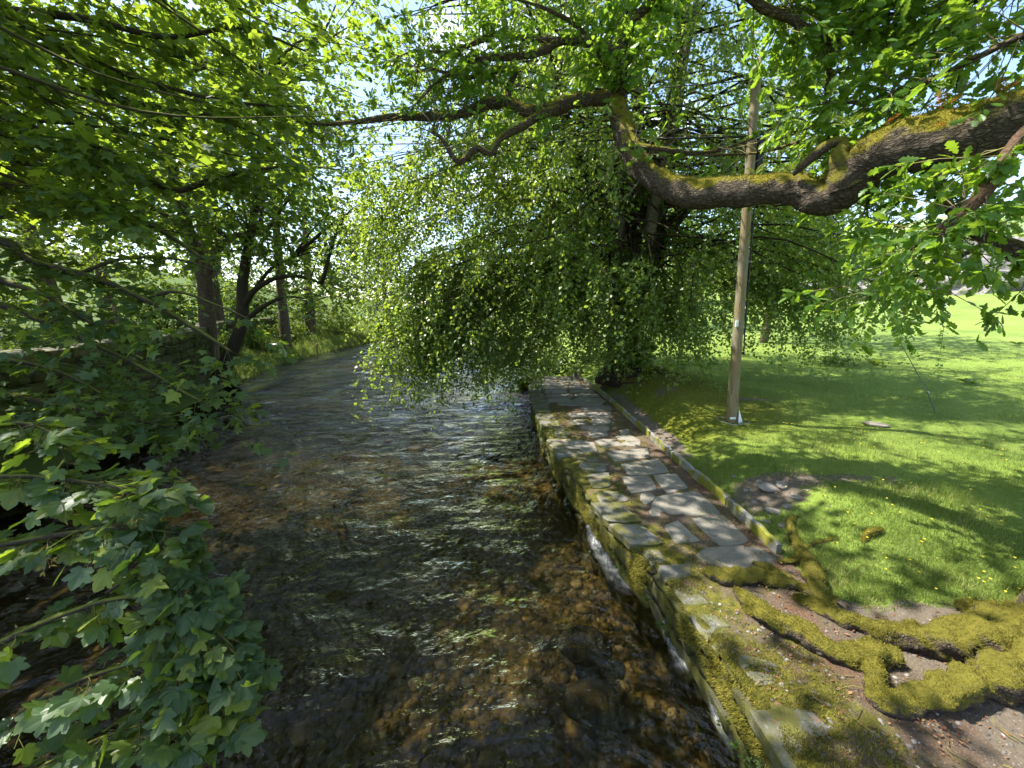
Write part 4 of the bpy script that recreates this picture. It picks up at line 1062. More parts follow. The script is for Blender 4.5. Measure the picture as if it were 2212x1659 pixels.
# extra bare twigs, pale and forked, hanging off the left boughs
bb = []
for i, n in ((0, 50), (1, 22), (2, 26), (3, 26), (4, 30), (14, 18), (15, 14), (13, 8), (16, 12), (7, 14)):
    p, T, r = sample(tips[i], .2 + .8 * rng.random(n)); d = unit(T * .6 + rng.normal(0, .6, (n, 3))); bb.append(make_twigs(rng, p, d, rng.uniform(.3, 1.1, n), rng.uniform(-.1, .35, n), 7, .3))
bb = np.vstack(bb); v, q = twigs_tubes(bb, .008, .002, 4)
link("bare_twigs", mesh("bare_twigs", v, q), M_TWIG, oak, kind="stuff")
pos, R = leaves_on(rng, tw, 13, .45, .03, .8, .6, .9, .25)
tvis = np.repeat(vis, 13)
pos_v, R_v = pos[tvis], R[tvis]
dist = np.linalg.norm(pos_v - A([0, 0, 2.7]), axis=1); order = np.argsort(np.where(dist < 2.4, 99, dist)); order = order[: int((dist >= 2.4).sum())]
osz = rng.uniform(.085, .14, len(pos_v))
single = order[:290]; joint = order[290:]
OAKM = []
for k in range(4):
    vv = OAK_V.copy(); vv[:, 2] += (.05 + .04 * k) * np.sin(vv[:, 1] * (3 + k)) * (1 if k % 2 else -1)
    OAKM.append(mesh("leaf", vv, OAK_F, smooth=False)); OAKM[-1].materials.append(M_OAK)
for i in single:
    o = link("leaf", OAKM[i % 4], None, oak)
    o.matrix_basis = Matrix.Translation(Vector(pos_v[i])) @ Matrix(R_v[i].tolist()).to_4x4() @ Matrix.Scale(float(osz[i]), 4)
link("crown", leaf_mesh("crown", OKM, pos_v[joint], R_v[joint], osz[joint], rng), M_OAK, oak, kind="stuff")
hid = ~tvis
link("unseen_crown", leaf_mesh("unseen_crown", SML, pos[hid], R[hid], rng.uniform(.12, .2, hid.sum()), rng), M_OAK, oak, kind="stuff")

# ---- sycamore overhanging from the lane side
rng = np.random.default_rng(31)
syc = thing("sycamore_tree", (-9.4, 2.6, 1.7), "sycamore with broad lobed leaves and yellow seeds hanging low over the river", "tree")
v, t, q = rough_tube([(-9.4, 2.6, 1.4, .42), (-9.4, 2.6, 2.4, .34), (-9.3, 2.7, 4, .32), (-9.2, 2.8, 6, .28), (-9.1, 2.9, 9, .2), (-9.1, 3.0, 12, .08)], 20, 8, .08, 2, 2)
link("trunk", mesh("trunk", v, [t, q]), M_SYCBARK, syc)
near_b, mid_b = [], []
for i, b in enumerate(SYC_NEAR):
    b = [tuple(r_) for r_ in b]
    pre = [(-9.2, 2.7, 2.9 - .05 * i, .09), (-6.5, 2.6, 2.7 - .1 * i, .06), (-4.4, b[0][1] + .05, b[0][2] + .25, .035)] if i < 6 else []
    P = spline(pre + b, 8); near_b.append(spline(b, 10))
    v, t, q = tube(P[:, :3], P[:, 3], 8); link("branch", mesh("branch", v, [t, q]), M_DARKTWIG, syc)
for i, b in enumerate(SYC_MID):
    b = [tuple(r_) for r_ in b]
    pre = [(-9.2, 2.8, max(2.6, b[0][2] * .9), .12)] if i < 12 else []
    P = spline(pre + b, 8); mid_b.append(spline(b, 10))
    v, t, q = tube(P[:, :3], P[:, 3], 8); link("branch", mesh("branch", v, [t, q]), M_DARKTWIG, syc)
# near leaves: opposite pairs on short shoots, flat sprays
base, dirs, ln = [], [], []
for i, P in enumerate(near_b):
    n = [22, 42, 42, 54, 46, 32, 24][i]
    t_ = np.concatenate([.12 + .86 * rng.random(n), [1.0, .97]]); p, T, r = sample(P, t_)
    side = unit(np.cross(T, A([0, 0, 1]))) * np.where(np.arange(len(t_)) % 2, 1, -1)[:, None]
    base.append(p); dirs.append(unit(T * .75 + side * rng.uniform(.3, 1, (len(t_), 1)) + rng.normal(0, .2, (len(t_), 3)) - A([0, 0, .12]))); ln.append(rng.uniform(.08, .24, len(t_)))
base, dirs, ln = np.vstack(base), np.vstack(dirs), np.concatenate(ln)
tw = make_twigs(rng, base, dirs, ln, np.full(len(ln), .25), 5, .12)
v, q = twigs_tubes(tw, .0045, .002, 4); link("shoots", mesh("shoots", v, q), M_DARKTWIG, syc, kind="stuff")
pos, R = leaves_on(rng, tw, 4, .2, .06, 1.15, .42, .8, .22)
size = rng.uniform(.062, .118, len(pos))
# leaf stalks
a0 = pos - R[:, :, 1] * .06; st = np.stack([a0, (a0 + pos) / 2 + A([0, 0, .006]), pos], 1); v, q = twigs_tubes(st, .0016, .0012, 3); link("leaf_stalks", mesh("leaf_stalks", v, q), M_SEED, syc, kind="stuff")
SYCM = []
for k in range(5):
    vv = SYC_V.copy(); vv[:, 2] += (.05 + .035 * k) * np.sin(vv[:, 0] * 5 + k) + (.05 + .03 * k) * np.sin(vv[:, 1] * 4 + k); vv[:, 0] *= .88 + .08 * k; SYCM.append(mesh("leaf", vv, SYC_F, smooth=True)); SYCM[-1].materials.append(M_SYCN)
dist = np.linalg.norm(pos - A([0, 0, 2.7]), axis=1) + 100 * ~in_view(pos, 0); order = np.argsort(dist)
for i in order[:295]:
    o = link("leaf", SYCM[i % 5], None, syc)
    o.matrix_basis = Matrix.Translation(Vector(pos[i])) @ Matrix(R[i].tolist()).to_4x4() @ Matrix.Scale(float(size[i]), 4)
j = order[295:]
link("near_foliage", leaf_mesh("near_foliage", SYC, pos[j], R[j], size[j], rng), M_SYC, syc, kind="stuff")
# bunches of winged seeds
for i in rng.choice(len(tw), 34, replace=False):
    c = tw[i, -1]; mb = MB(); sd = []
    for k in range(7):
        d = unit(rng.normal(0, .5, 3) + A([0, 0, -.9])); e = c + d * rng.uniform(.03, .07)
        v, t, q = tube(A([c, (c + e) / 2, e]), [.0012, .001, .001], 3); mb.add(v, t, q)
        for sg in (-1, 1):
            w = unit(d + sg * unit(rng.normal(0, 1, 3)) * .8); Rm = frames(w[None], rng.normal(0, 1, (1, 3)))[0]
            mb.add((LEAF2_V * A([.5, 1, 1]) * .034) @ Rm.T + e, tri=LEAF2_F)
    link("seed_cluster", mb.mesh("seed_cluster", smooth=False), M_SEED, syc)
# middle distance sprays
base, dirs, ln = [], [], []
for i, P in enumerate(mid_b):
    n = (22 if i in (1, 8, 9) else 54) if i < 12 else 20
    t_ = np.concatenate([.15 + .84 * rng.random(n), [1.0]]); p, T, r = sample(P, t_)
    side = unit(np.cross(T, A([0, 0, 1]))) * np.where(np.arange(len(t_)) % 2, 1, -1)[:, None]
    base.append(p); dirs.append(unit(T * .8 + side * rng.uniform(.2, 1.2, (len(t_), 1)) + rng.normal(0, .25, (len(t_), 3)) - A([0, 0, .1]))); ln.append(rng.uniform(.3, .95, len(t_)))
# more limbs filling the upper left, from the trunk out
ex = []
for i in range(70):
    z0 = rng.uniform(4.4, 9.8); e = A([rng.uniform(-8.5, -2.4), rng.uniform(3.2, 10.5), 0]); e[2] = z0 + rng.uniform(-1.2, 1.2)
    if e[2] < 1.2: e[2] = 1.2
    s0 = A([-9.2, 2.8, z0]); m = (s0 + e) / 2 + A([0, 0, .4]) + rng.normal(0, .25, 3)
    P = spline([(*s0, .05), (*(s0 * .6 + m * .4 + rng.normal(0, .35, 3)), .035), (*m, .026), (*(m * .5 + e * .5 + rng.normal(0, .3, 3)), .014), (*e, .004)], 6); ex.append(P)
    n = 24; p, T, r = sample(P, .35 + .65 * rng.random(n)); side = unit(np.cross(T, A([0, 0, 1]))) * np.where(np.arange(n) % 2, 1, -1)[:, None]
    base.append(p); dirs.append(unit(T * .8 + side * rng.uniform(.2, 1.2, (n, 1)) + rng.normal(0, .25, (n, 3)) - A([0, 0, .08]))); ln.append(rng.uniform(.4, 1.1, n))
mb = MB()
for P in ex: mb.add(*tube(P[:, :3], P[:, 3], 5))
link("inner_boughs", mb.mesh("inner_boughs"), M_DARKTWIG, syc, kind="stuff")
base, dirs, ln = np.vstack(base), np.vstack(dirs), np.concatenate(ln)
tw = make_twigs(rng, base, dirs, ln, np.full(len(ln), .2), 6, .12)
tw = tw[~(sunny_tw(tw) & (rng.random(len(tw)) < .95))]
tw = tw[~((tw[:, -1, 0] / tw[:, -1, 1] > -.86) & (tw[:, -1, 2] < 4.3) & (tw[:, -1, 2] > 1.9) & (rng.random(len(tw)) < .85))]
v, q = twigs_tubes(tw, .005, .002, 3); link("twigs", mesh("twigs", v, q), M_DARKTWIG, syc, kind="stuff")
pos, R = leaves_on(rng, tw, 11, .12, .07, 1.1, .34, .8, .15)
fa = pos[:, 1] > 5.6
link("crown", leaf_mesh("crown", SYM, pos[~fa], R[~fa], rng.uniform(.08, .14, (~fa).sum()), rng), M_SYC, syc, kind="stuff")
link("far_crown", leaf_mesh("far_crown", (SYF_V, SYF_F), pos[fa], R[fa], rng.uniform(.08, .14, fa.sum()), rng), M_SYC, syc, kind="stuff")
# unseen canopy added above the picture to shade the river and path
n = 700; c = np.column_stack([rng.uniform(-6.5, .6, n), rng.uniform(1.2, 9.5, n), rng.uniform(7.6, 11.5, n)])
c = c[~in_view(c, 120) & ~sunny(c) & ~sunny(c + A([.6, 0, 0])) & ~sunny(c - A([.6, 0, 0]))]
tw = make_twigs(rng, c, rand_dirs(len(c), .1, rng), rng.uniform(.5, 1.2, len(c)), np.full(len(c), .2), 5)
pos, R = leaves_on(rng, tw, 12, .1, .1, 1.1, .4); link("unseen_crown", leaf_mesh("unseen_crown", SML, pos, R, rng.uniform(.14, .22, len(pos)), rng), M_SYC, syc, kind="stuff")

# ---- the many-stemmed tree at the path's end, its small leaves hanging in curtains
rng = np.random.default_rng(41)
TB = A([3.75, 13.0, .55])
ald = thing("weeping_tree", TB, "large many-stemmed tree with dark ivied trunk and leaf curtains hanging over the river", "tree")
TR = float(h_right(3.75, 13.0))
v, t, q = rough_tube([(3.75, 13.0, TR - .4, .95), (3.75, 13.0, TR + .2, .70), (3.7, 13.0, 1.6, .55), (3.7, 13.0, 2.8, .55), (3.75, 13.0, 3.6, .60), (3.85, 13.05, 4.4, .50), (3.95, 13.1, 5.2, .38), (4.0, 13.1, 6.0, .30)], 40, 8, .20, 1.8, 4)
link("trunk", mesh("trunk", v, [t, q]), M_ALDBARK, ald)
STEMS = [([(3.6, 12.9, 3.2, .34), (3.25, 12.8, 4.4, .30), (3.1, 12.8, 6, .26), (3.15, 12.9, 8, .22), (3.05, 13, 10, .18), (3.0, 13.1, 13, .10), (3.0, 13.2, 15.5, .03)], M_GREYBARK),
         ([(4.2, 12.9, 3.3, .34), (4.35, 12.9, 5, .30), (4.6, 13, 7, .25), (4.85, 13.1, 9, .19), (5.0, 13.3, 12, .12), (5.2, 13.3, 15, .03)], M_ALDBARK),
         ([(3.5, 12.8, 3.6, .26), (3.0, 12.7, 4.6, .22), (2.3, 12.5, 6.0, .19), (1.5, 12.3, 7.8, .14), (.9, 12.2, 9.6, .08), (.5, 12.2, 11.5, .03)], M_ALDBARK),
         ([(3.6, 13, 4.0, .24), (2.9, 13, 5.6, .2), (2.4, 13.1, 7.2, .16), (2.2, 13.2, 9.5, .11), (2.0, 13.3, 12.5, .04)], M_ALDBARK),
         ([(4.2, 13.1, 3.8, .26), (5.0, 13.2, 5.2, .22), (6.2, 13.4, 6.6, .17), (7.6, 13.6, 7.6, .11), (9.4, 13.7, 8.2, .05)], M_ALDBARK),
         ([(4.0, 13.3, 4.4, .28), (4.1, 13.7, 6.5, .24), (4.0, 14.2, 9, .18), (3.8, 14.8, 12, .1), (3.6, 15.2, 15, .03)], M_ALDBARK),
         ([(4.1, 12.7, 4.5, .2), (4.2, 12.4, 6.2, .17), (4.4, 12.0, 8, .12), (4.6, 11.5, 10.5, .06), (4.6, 11.2, 12.5, .02)], M_GREYBARK)]
stemlines = []
for i, (b, m_) in enumerate(STEMS):
    v, t, q = rough_tube(b, 16, 8, .10, 2.2, 80 + i); link("stem", mesh("stem", v, [t, q]), m_, ald); stemlines.append(spline(b, 8))
for i in range(9):     # surface roots over the mound
    a = math.radians(150 + i * 27); L = rng.uniform(1.2, 2.2)
    b = []
    for s_ in np.linspace(.25, 1, 6):
        x, y = TB[0] + math.cos(a + .25 * math.sin(s_ * 5 + i)) * L * s_ * 1.1, TB[1] + math.sin(a + .25 * math.sin(s_ * 5 + i)) * L * s_
        if x < float(xk(y)) + .12: continue
        b.append((x, y, float(h_right(x, y)) + .05 * (1 - s_), .13 * (1.1 - s_)))
    if len(b) > 2:
        v, t, q = rough_tube(b, 10, 8, .2, 5, 90 + i); link("root", mesh("root", v, [t, q]), M_ROOT, ald)
limbs = []
def reach(a):      # how far the crown reaches in each direction, metres
    c, s = math.cos(a), math.sin(a)
    return 4.0 + (5.6 * max(0, -c) ** 1.3 + 4.8 * max(0, c) ** 1.3) + 2.0 * max(0, s)
for i in range(235):
    sl = stemlines[int(rng.integers(0, len(stemlines)))]; f = rng.uniform(.12, .98); s0, T, r0 = sample(sl, np.array([f])); s0 = s0[0]
    a = rng.uniform(0, 2 * math.pi)
    if math.cos(a) > .2 and rng.random() < .25: a = math.pi - a
    z1 = s0[2] + rng.uniform(-1.0, 1.6); Rr = reach(a) * rng.uniform(.65, 1.0) * (1 - .25 * max(0, (s0[2] - 9) / 8))
    e = A([TB[0] + Rr * math.cos(a), TB[1] + Rr * math.sin(a), max(z1 - .22 * Rr, 2.0)])
    m = s0 + (e - s0) * .5 + A([0, 0, .7]) + rng.normal(0, .25, 3)
    limbs.append((spline([(*s0, .035), (*(s0 * .7 + m * .3 + rng.normal(0, .2, 3)), .04), (*m, .028), (*(m * .5 + e * .5 + rng.normal(0, .3, 3)), .018), (*e, .006)], 6), 26))
# low curtains that the photograph shows: over the river, over the path's end, behind the pole, over the field
for (tx, ty, tz, n) in [(-2.6, 10.0, 1.7, 80), (-3.0, 10.5, 1.5, 80), (-2.1, 10.2, 1.6, 70), (-3.3, 10.2, 1.9, 60), (-2.4, 10.6, 1.3, 60), (-3.5, 11.0, 2.0, 50), (-.9, 11.6, 1.5, 60), (-.5, 12.2, 1.0, 60), (0, 12.6, .9, 60), (.3, 12.2, 1.2, 50), (-1.4, 11.4, 2.0, 50), (-2.7, 10.2, 2.2, 50), (-3.3, 10.6, 2.5, 50), (-2.0, 10.4, 2.3, 50), (-3.6, 11.2, 2.9, 50), (-1.5, 10.8, 2.8, 44), (-3.0, 10.9, 4.6, 44), (-2.0, 10.9, 5.4, 44), (-4.0, 11.4, 6.0, 44), (-.6, 10.8, 5.0, 40), (-4.4, 12.0, 7.2, 44), (-3, 11.4, 7.6, 40), (-1.2, 11, 7.2, 40), (.6, 10.6, 6.4, 40), (-2.9, 10.6, 3.2, 44), (-3.6, 11.4, 3.6, 44), (-2.3, 11.6, 3.0, 40), (-3.4, 12.6, 4.2, 40), (-1.6, 12.6, 3.4, 36), (-4.6, 13.0, 5.2, 36), (-4.0, 11.8, 5.0, 36),
                        (-.6, 12.4, 2.2, 40), (-.1, 11.8, 1.8, 36), (.6, 12.2, 2.1, 36), (-.3, 12.9, 1.4, 36), (.3, 12.7, 1.1, 30), (1.4, 11.4, 2.8, 36), (2.2, 10.8, 2.7, 36), (3.0, 10.4, 2.8, 36), (3.6, 10.2, 2.6, 34), (3.4, 10.9, 1.9, 50), (4.2, 10.9, 1.8, 50), (2.8, 11.1, 1.9, 46), (5.0, 11.1, 1.8, 46), (4.4, 11.4, 2.6, 44), (4.6, 10.4, 2.4, 36), (5.4, 10.9, 2.3, 34), (6.0, 11.6, 2.2, 36), (2.4, 11.3, 2.0, 30), (1.5, 12.0, 1.9, 30), (3.4, 11.2, 3.6, 36), (2.2, 11.2, 4.4, 36), (1.0, 11.0, 4.2, 36), (0, 11.2, 4.0, 36), (-1.2, 11.4, 4.4, 36), (5.2, 11.0, 3.8, 30),
                        (7.0, 11.4, 3.0, 44), (7.8, 11.8, 3.6, 44), (8.2, 12.0, 2.6, 40), (7.4, 12.4, 2.4, 40), (9.6, 12.6, 3.0, 44), (10.4, 12.8, 3.4, 40), (9.0, 11.2, 2.5, 60), (9.6, 11.6, 2.2, 60), (8.4, 11.3, 2.8, 60), (8.9, 11.4, 3.6, 50), (8.6, 11.2, 4.6, 50), (9.4, 11.8, 4.4, 44), (8.0, 10.8, 5.0, 36), (10.0, 12.5, 4.8, 40), (8.8, 11.0, 3.4, 30), (7.4, 11.5, 5.4, 30), (9.2, 10.8, 5.4, 30), (10.6, 12.8, 5.6, 30)]:
    s0 = A([TB[0], TB[1], max(3.6, tz + .4)]) + rng.normal(0, .2, 3); e = A([tx, ty, tz]) + rng.normal(0, .15, 3); m = (s0 + e) / 2 + A([0, 0, .9])
    s0 = A([TB[0] + (e[0] - TB[0]) * .10, TB[1] + (e[1] - TB[1]) * .10, max(4.2, tz + 1.2) + rng.uniform(-.5, 1.2)]); m1 = s0 * .72 + m * .28 + rng.normal(0, .3, 3); m = m + rng.normal(0, .35, 3); m2 = m * .5 + e * .5 + rng.normal(0, .25, 3)
    limbs.append((spline([(*s0, .036), (*m1, .03), (*m, .025), (*m2, .018), (*e, .008)], 6), int(n * 1.5)))
mb = MB()
for P, n in limbs: mb.add(*tube(P[::2, :3], P[::2, 3], 4))
link("boughs", mb.mesh("boughs"), M_ALDBARK, ald, kind="stuff")
base, dirs, ln, dr = [], [], [], []
for P, n in limbs:
    n = int(n * .82); p, T, r = sample(P, .2 + .8 * rng.random(n) ** .6)
    base.append(p); dirs.append(unit(T * .5 + rng.normal(0, .55, (n, 3)) - A([0, 0, .15]))); L = rng.uniform(.5, 1.5, n); ln.append(L); dr.append(rng.uniform(.55, 1.4, n))
base, dirs, ln, dr = np.vstack(base), np.vstack(dirs), np.concatenate(ln), np.concatenate(dr)
tw = make_twigs(rng, base, dirs, ln, dr, 7, .05)
bad = (tw[:, :, 2].min(1) < .35) & (tw[:, -1, 0] > 1.0)
bad |= (tw[:, :, 2].min(1) < -.25)
bad |= (tw[:, :, 1].min(1) < 9.2) & (tw[:, -1, 0] > 3)
bad |= (np.abs(tw[:, 3, 0] - 3.75) < .85) & (tw[:, 3, 2] > 3.5) & (tw[:, 3, 2] < 7.2) & (tw[:, 3, 1] < 12.7)
ivy = np.column_stack([rng.uniform(-1, 1, 900), rng.uniform(-1, -.2, 900), rng.uniform(.8, 7.0, 900)]); ivy = ivy[fbm(ivy * A([1.5, 1.5, .8]), 2, 17) > .05]
bad |= (tw[:, 3, 0] > 5.3) & (tw[:, 3, 0] < 8.0) & (tw[:, 3, 2] < 7) & (rng.random(len(tw)) < .45)
bad |= (tw[:, 3, 0] < -.6) & (tw[:, 3, 2] > 6.3) & (rng.random(len(tw)) < .72)
bad |= sunny(tw[:, 3]) & (rng.random(len(tw)) < .85)
tw = tw[~bad]
u_ = unit(ivy * A([1, 1, 0])); iv = A([3.78, 13.02, 0]) + u_ * (.62 - .02 * ivy[:, 2:3]) + ivy * A([0, 0, 1]); tw = np.concatenate([tw, make_twigs(rng, iv, unit(u_ + rng.normal(0, .5, u_.shape)), rng.uniform(.1, .35, len(iv)), np.full(len(iv), .4), 7)])
v, q = twigs_tubes(tw[::3, ::2], .007, .002, 3); link("twigs", mesh("twigs", v, q), M_DARKTWIG, ald, kind="stuff")
pos, R = leaves_on(rng, tw, 34, .06, (.005, .11), .75, .5, .7, .55)
print("weeping tree leaves", len(pos))
link("crown", leaf_mesh("crown", (LEAFR_V, LEAF2_F), pos, R, rng.uniform(.055, .10, len(pos)), rng), M_ALD, ald, kind="stuff")

# ---- two leaning trees at the foot of the lane wall
def stem_tree(name, loc, label, stems, crowns, bark, leafm, tmpl, nl, ls, seed, group=None, per=14, tl=(.5, 1.3), droop=.25, up=1.0, parts=True):
    """tree with explicit stems [(x,y,z,r)...] and crown ellipsoids [(cx,cy,cz,rx,ry,rz,weight)]"""
    rng = np.random.default_rng(seed); t_ = thing(name, loc, label, "tree", group)
    lines = []
    for i, b in enumerate(stems):
        v, t, q = rough_tube(b, 14 if parts else 9, 7, .10, 3, seed + i); link("trunk" if i == 0 else "limb", mesh("trunk", v, [t, q]), bark, t_); lines.append(spline(b, 8))
    W = A([c[6] for c in crowns]); n = int((nl if parts else nl * .8) / per); pick = rng.choice(len(crowns), n, p=W / W.sum()); C = A(crowns)[pick]
    d = rand_dirs(n, 0, rng); rad = rng.random(n) ** .45
    base = C[:, :3] + d * C[:, 3:6] * rad[:, None]
    cl = fbm(base * (1.6 / np.mean(C[:, 3])) * 2.2, 2, seed)      # uneven: clumps and gaps
    keep = (cl > -.28 + .2 * rng.random(n)) & ~sunny(base); base, d = base[keep], d[keep]
    # boughs from the nearest stem to some of the clumps
    allp = np.vstack([l[len(l) // 4:, :3] for l in lines]); mb = MB()
    for k in range(0, len(base), max(1, len(base) // (60 if parts else 26))):
        e = base[k]; low = allp[allp[:, 2] < e[2] + .3] if (allp[:, 2] < e[2] + .3).any() else allp
        s0 = low[np.argmin(np.linalg.norm(low - e, axis=1))]; L = np.linalg.norm(e - s0)
        m = (s0 + e) / 2 + A([0, 0, .12 * L]) + rng.normal(0, .05 * L, 3); P = spline([(*s0, .016 * L + .01), (*m, .010 * L + .006), (*e, .006)], 5); mb.add(*tube(P[:, :3], P[:, 3], 5 if parts else 3))
    link("boughs", mb.mesh("boughs"), bark, t_, kind="stuff")
    tw = make_twigs(rng, base, unit(d + rng.normal(0, .5, d.shape)), rng.uniform(*tl, len(base)), np.full(len(base), droop), 5)
    pos, R = leaves_on(rng, tw, per, .0, .06, up, .45, .6, .2)
    link("crown", leaf_mesh("crown", tmpl, pos, R, rng.uniform(ls * .7, ls * 1.25, len(pos)), rng), leafm, t_, kind="stuff")
    return t_
stem_tree("leaning_tree", (-11.9, 16.4, -.4), "tan-barked tree with a forked trunk standing against the lane wall", [
    [(-12.3, 16.2, -.6, .34), (-12.25, 16.2, 1.0, .29), (-12.1, 16.1, 2.6, .27), (-11.95, 16.0, 4.0, .25), (-12.3, 16.0, 5.6, .20), (-12.55, 16.1, 7.2, .17), (-12.9, 16.2, 8.8, .13), (-13.6, 16.3, 10.5, .08), (-14, 16.3, 12, .03)],
    [(-11.95, 16.0, 3.7, .16), (-11.3, 15.9, 4.7, .13), (-10.6, 15.8, 5.2, .10), (-9.9, 15.7, 5.35, .06), (-9.2, 15.6, 5.3, .02)],
    [(-12.9, 16.2, 8.6, .11), (-12.1, 16, 10, .08), (-11.4, 15.9, 11.5, .04)],
    [(-12.3, 16.0, 5.5, .10), (-13.4, 15.7, 6.4, .08), (-14.8, 15.4, 7.4, .04)]],
    [(-12.5, 15.8, 8.5, 3.6, 3, 3.2, 3), (-14.5, 15.5, 6.5, 2.5, 2.2, 1.8, 1.3), (-10.6, 15.2, 6.4, 2.2, 1.8, 1.4, 1.1), (-12.5, 16, 12, 3.4, 3, 2.5, 2), (-9.6, 15.4, 5.3, 1.4, 1.2, .7, .4), (-9.5, 15.5, 9.5, 3.2, 2.4, 2.4, 1.6), (-15.5, 15, 10, 3, 2.5, 3, 1.5)], M_SYCBARK, M_SYC, (SYF_V, SYF_F), 24000, .13, 101, "leaning trees by the lane wall")
stem_tree("leaning_tree", (-11.6, 16.0, -.5), "darker tree with low mossy arching boughs leaning over the water", [
    [(-11.9, 15.6, -.75, .30), (-11.5, 15.8, .3, .27), (-11.0, 16.0, 1.4, .24), (-10.7, 16.1, 2.4, .22), (-10.6, 16.2, 3.6, .19), (-10.2, 16.3, 5.2, .16), (-9.8, 16.4, 6.8, .12), (-9.5, 16.5, 8.8, .07), (-9.2, 16.5, 10.5, .02)],
    [(-10.6, 16.1, 2.7, .13), (-10.0, 15.9, 3.3, .11), (-9.0, 15.7, 3.75, .085), (-8.0, 15.5, 3.8, .07), (-7.2, 15.4, 3.55, .04), (-6.9, 15.4, 3.2, .02)],
    [(-10.5, 16.0, 2.2, .10), (-9.7, 15.9, 2.7, .08), (-8.8, 15.8, 3.05, .06), (-7.9, 15.7, 3.0, .02)],
    [(-10.0, 15.9, 3.3, .08), (-9.2, 15.8, 4.1, .06), (-8.3, 15.7, 4.5, .03)]],
    [(-9.4, 16.5, 8.0, 2.8, 2.6, 2.6, 2.4), (-7.6, 16.2, 5.2, 2.2, 1.8, 1.1, 1), (-9, 16.5, 11, 3, 2.6, 2.2, 1.5), (-7.2, 15.9, 3.6, 1.2, 1.0, .5, .3), (-6.8, 16.3, 7.6, 2.4, 2.2, 1.9, .6), (-6.4, 16.5, 10.8, 2.4, 2.2, 2, .7), (-6.8, 17, 13.5, 3, 2.5, 2, .8)], M_DARKTWIG, M_SYC, (SYF_V, SYF_F), 20000, .12, 131, "leaning trees by the lane wall")

# ---- trees behind
def bgtree(loc, H, R, label, seed, leafm=M_BG, nl=16000, ls=.16, group="trees beyond the river", low=.22, bark=M_SYCBARK, tr=None, name="tree", lobes=7):
    rg_ = np.random.default_rng(seed); x, y, z = loc; tr = tr or H * .022
    st = [[(x, y, z - .4, tr * 1.4), (x + rg_.normal(0, .1), y, z + H * .2, tr), (x + rg_.normal(0, .3), y + rg_.normal(0, .2), z + H * .5, tr * .7), (x + rg_.normal(0, .4), y, z + H * .9, tr * .15)]]
    cr = []
    for k in range(lobes):
        a = rg_.uniform(0, 6.28); f = rg_.uniform(low, .86); rr = R * (.62 - .32 * abs(f - .5)) ; off = R * .55 * (1 - abs(f - .45))
        cr.append((x + off * math.cos(a), y + off * math.sin(a), z + H * f, rr, rr, rr * .72, rr ** 2))
    cr.append((x, y, z + H * .84, R * .5, R * .5, H * .15, R * R * .3)); cr.append((x, y, z + H * .5, R * .6, R * .6, H * .2, R * R * .3))
    return stem_tree(name, loc, label, st, cr, bark, leafm, (LEAFR_V, LEAF2_F), nl, ls, seed, group, 16, (.5 * R / 4, 1.2 * R / 4), .2, .8, False)
def gl(x, y): return (x, y, float(h_left(x, y)))
def gr(x, y): return (x, y, float(h_right(x, y)))
bgtree(gl(-19, 13), 16, 6.0, "tall leafy tree beside the lane behind the sycamore", 201, low=.08, nl=17000, ls=.17)
bgtree(gl(-24, 21), 17, 6.5, "broad tree on the far side of the lane", 202, low=.05, nl=16000, ls=.18)
bgtree(gl(-17.5, 24), 17, 5.5, "tall bright green tree between the lane and the leaning trees", 203, M_BG2, 20000, .16, low=.10)
bgtree(gl(-16.5, 33), 15, 5.2, "rounded tree where the lane wall ends", 204, low=.08, nl=16000, ls=.19)
bgtree(gl(-26, 36), 16, 7, "wide tree at the bend of the lane", 205, low=.03, nl=13000, ls=.24)
bgtree(gl(-15, 48), 13, 5.5, "pale sunlit tree on the bank where the river bends", 206, M_BG2, 15000, .22, low=.06)
bgtree(gl(-24, 55), 15, 6.5, "tall dark tree behind the pale bankside tree", 207, low=.05, nl=11000, ls=.27)
bgtree((-6, 92, .5), 15, 8, "broad tree closing the view up the river", 208, nl=12000, ls=.34)
bgtree((-17, 84, .5), 14, 7, "round pale tree beside the one that closes the river view", 209, M_BG2, 10000, .34)
bgtree((6, 78, .5), 16, 8, "tall tree on the right bank far up the river", 210, nl=13000, ls=.32)
bgtree((3.5, 52, .4), 11, 5, "pale tree leaning to the water far up the right bank", 211, M_BG2, 12000, .24)
bgtree(gr(8.5, 31), 14, 5.5, "tree behind the weeping tree on the field's river edge", 212, nl=16000, ls=.19, group="trees beyond the field")
bgtree(gr(16.5, 44), 11, 5.5, "pale leafy tree at the field corner behind the pole", 213, M_BG2, 14000, .22, group="trees beyond the field")
bgtree(gr(24, 52), 9, 5, "rounded tree in the hedge beyond the field", 214, nl=11000, ls=.24, group="trees beyond the field")
bgtree(gr(33, 55), 9.5, 5.2, "tree beside the low pale crag beyond the field", 215, M_BG2, 11000, .26, group="trees beyond the field")
bgtree(gr(41, 60), 11, 6, "taller tree behind the crags beyond the field", 216, nl=11000, ls=.28, group="trees beyond the field")
bgtree(gr(68, 62), 10, 6, "dark tree on the knoll past the crags", 217, nl=9000, ls=.3, group="trees beyond the field")
bgtree(gr(13.5, 21.5), 16, 4.6, "tall tree on the field edge behind the telegraph pole", 218, M_ALD, 22000, .15, group="trees beyond the field", low=.2, tr=.16)
bgtree(gl(-13, 40), 12, 4.6, "slender dark tree on the bank before the pale tree", 219, low=.1, nl=12000, ls=.2)
bgtree(gl(-21, 8.5), 13, 4.5, "leafy tree growing behind the lane posts", 220, low=.1, nl=12000, ls=.17)
bgtree(gl(-30, 14), 17, 7, "big dark tree across the lane opposite the posts", 221, low=.04, nl=12000, ls=.22)
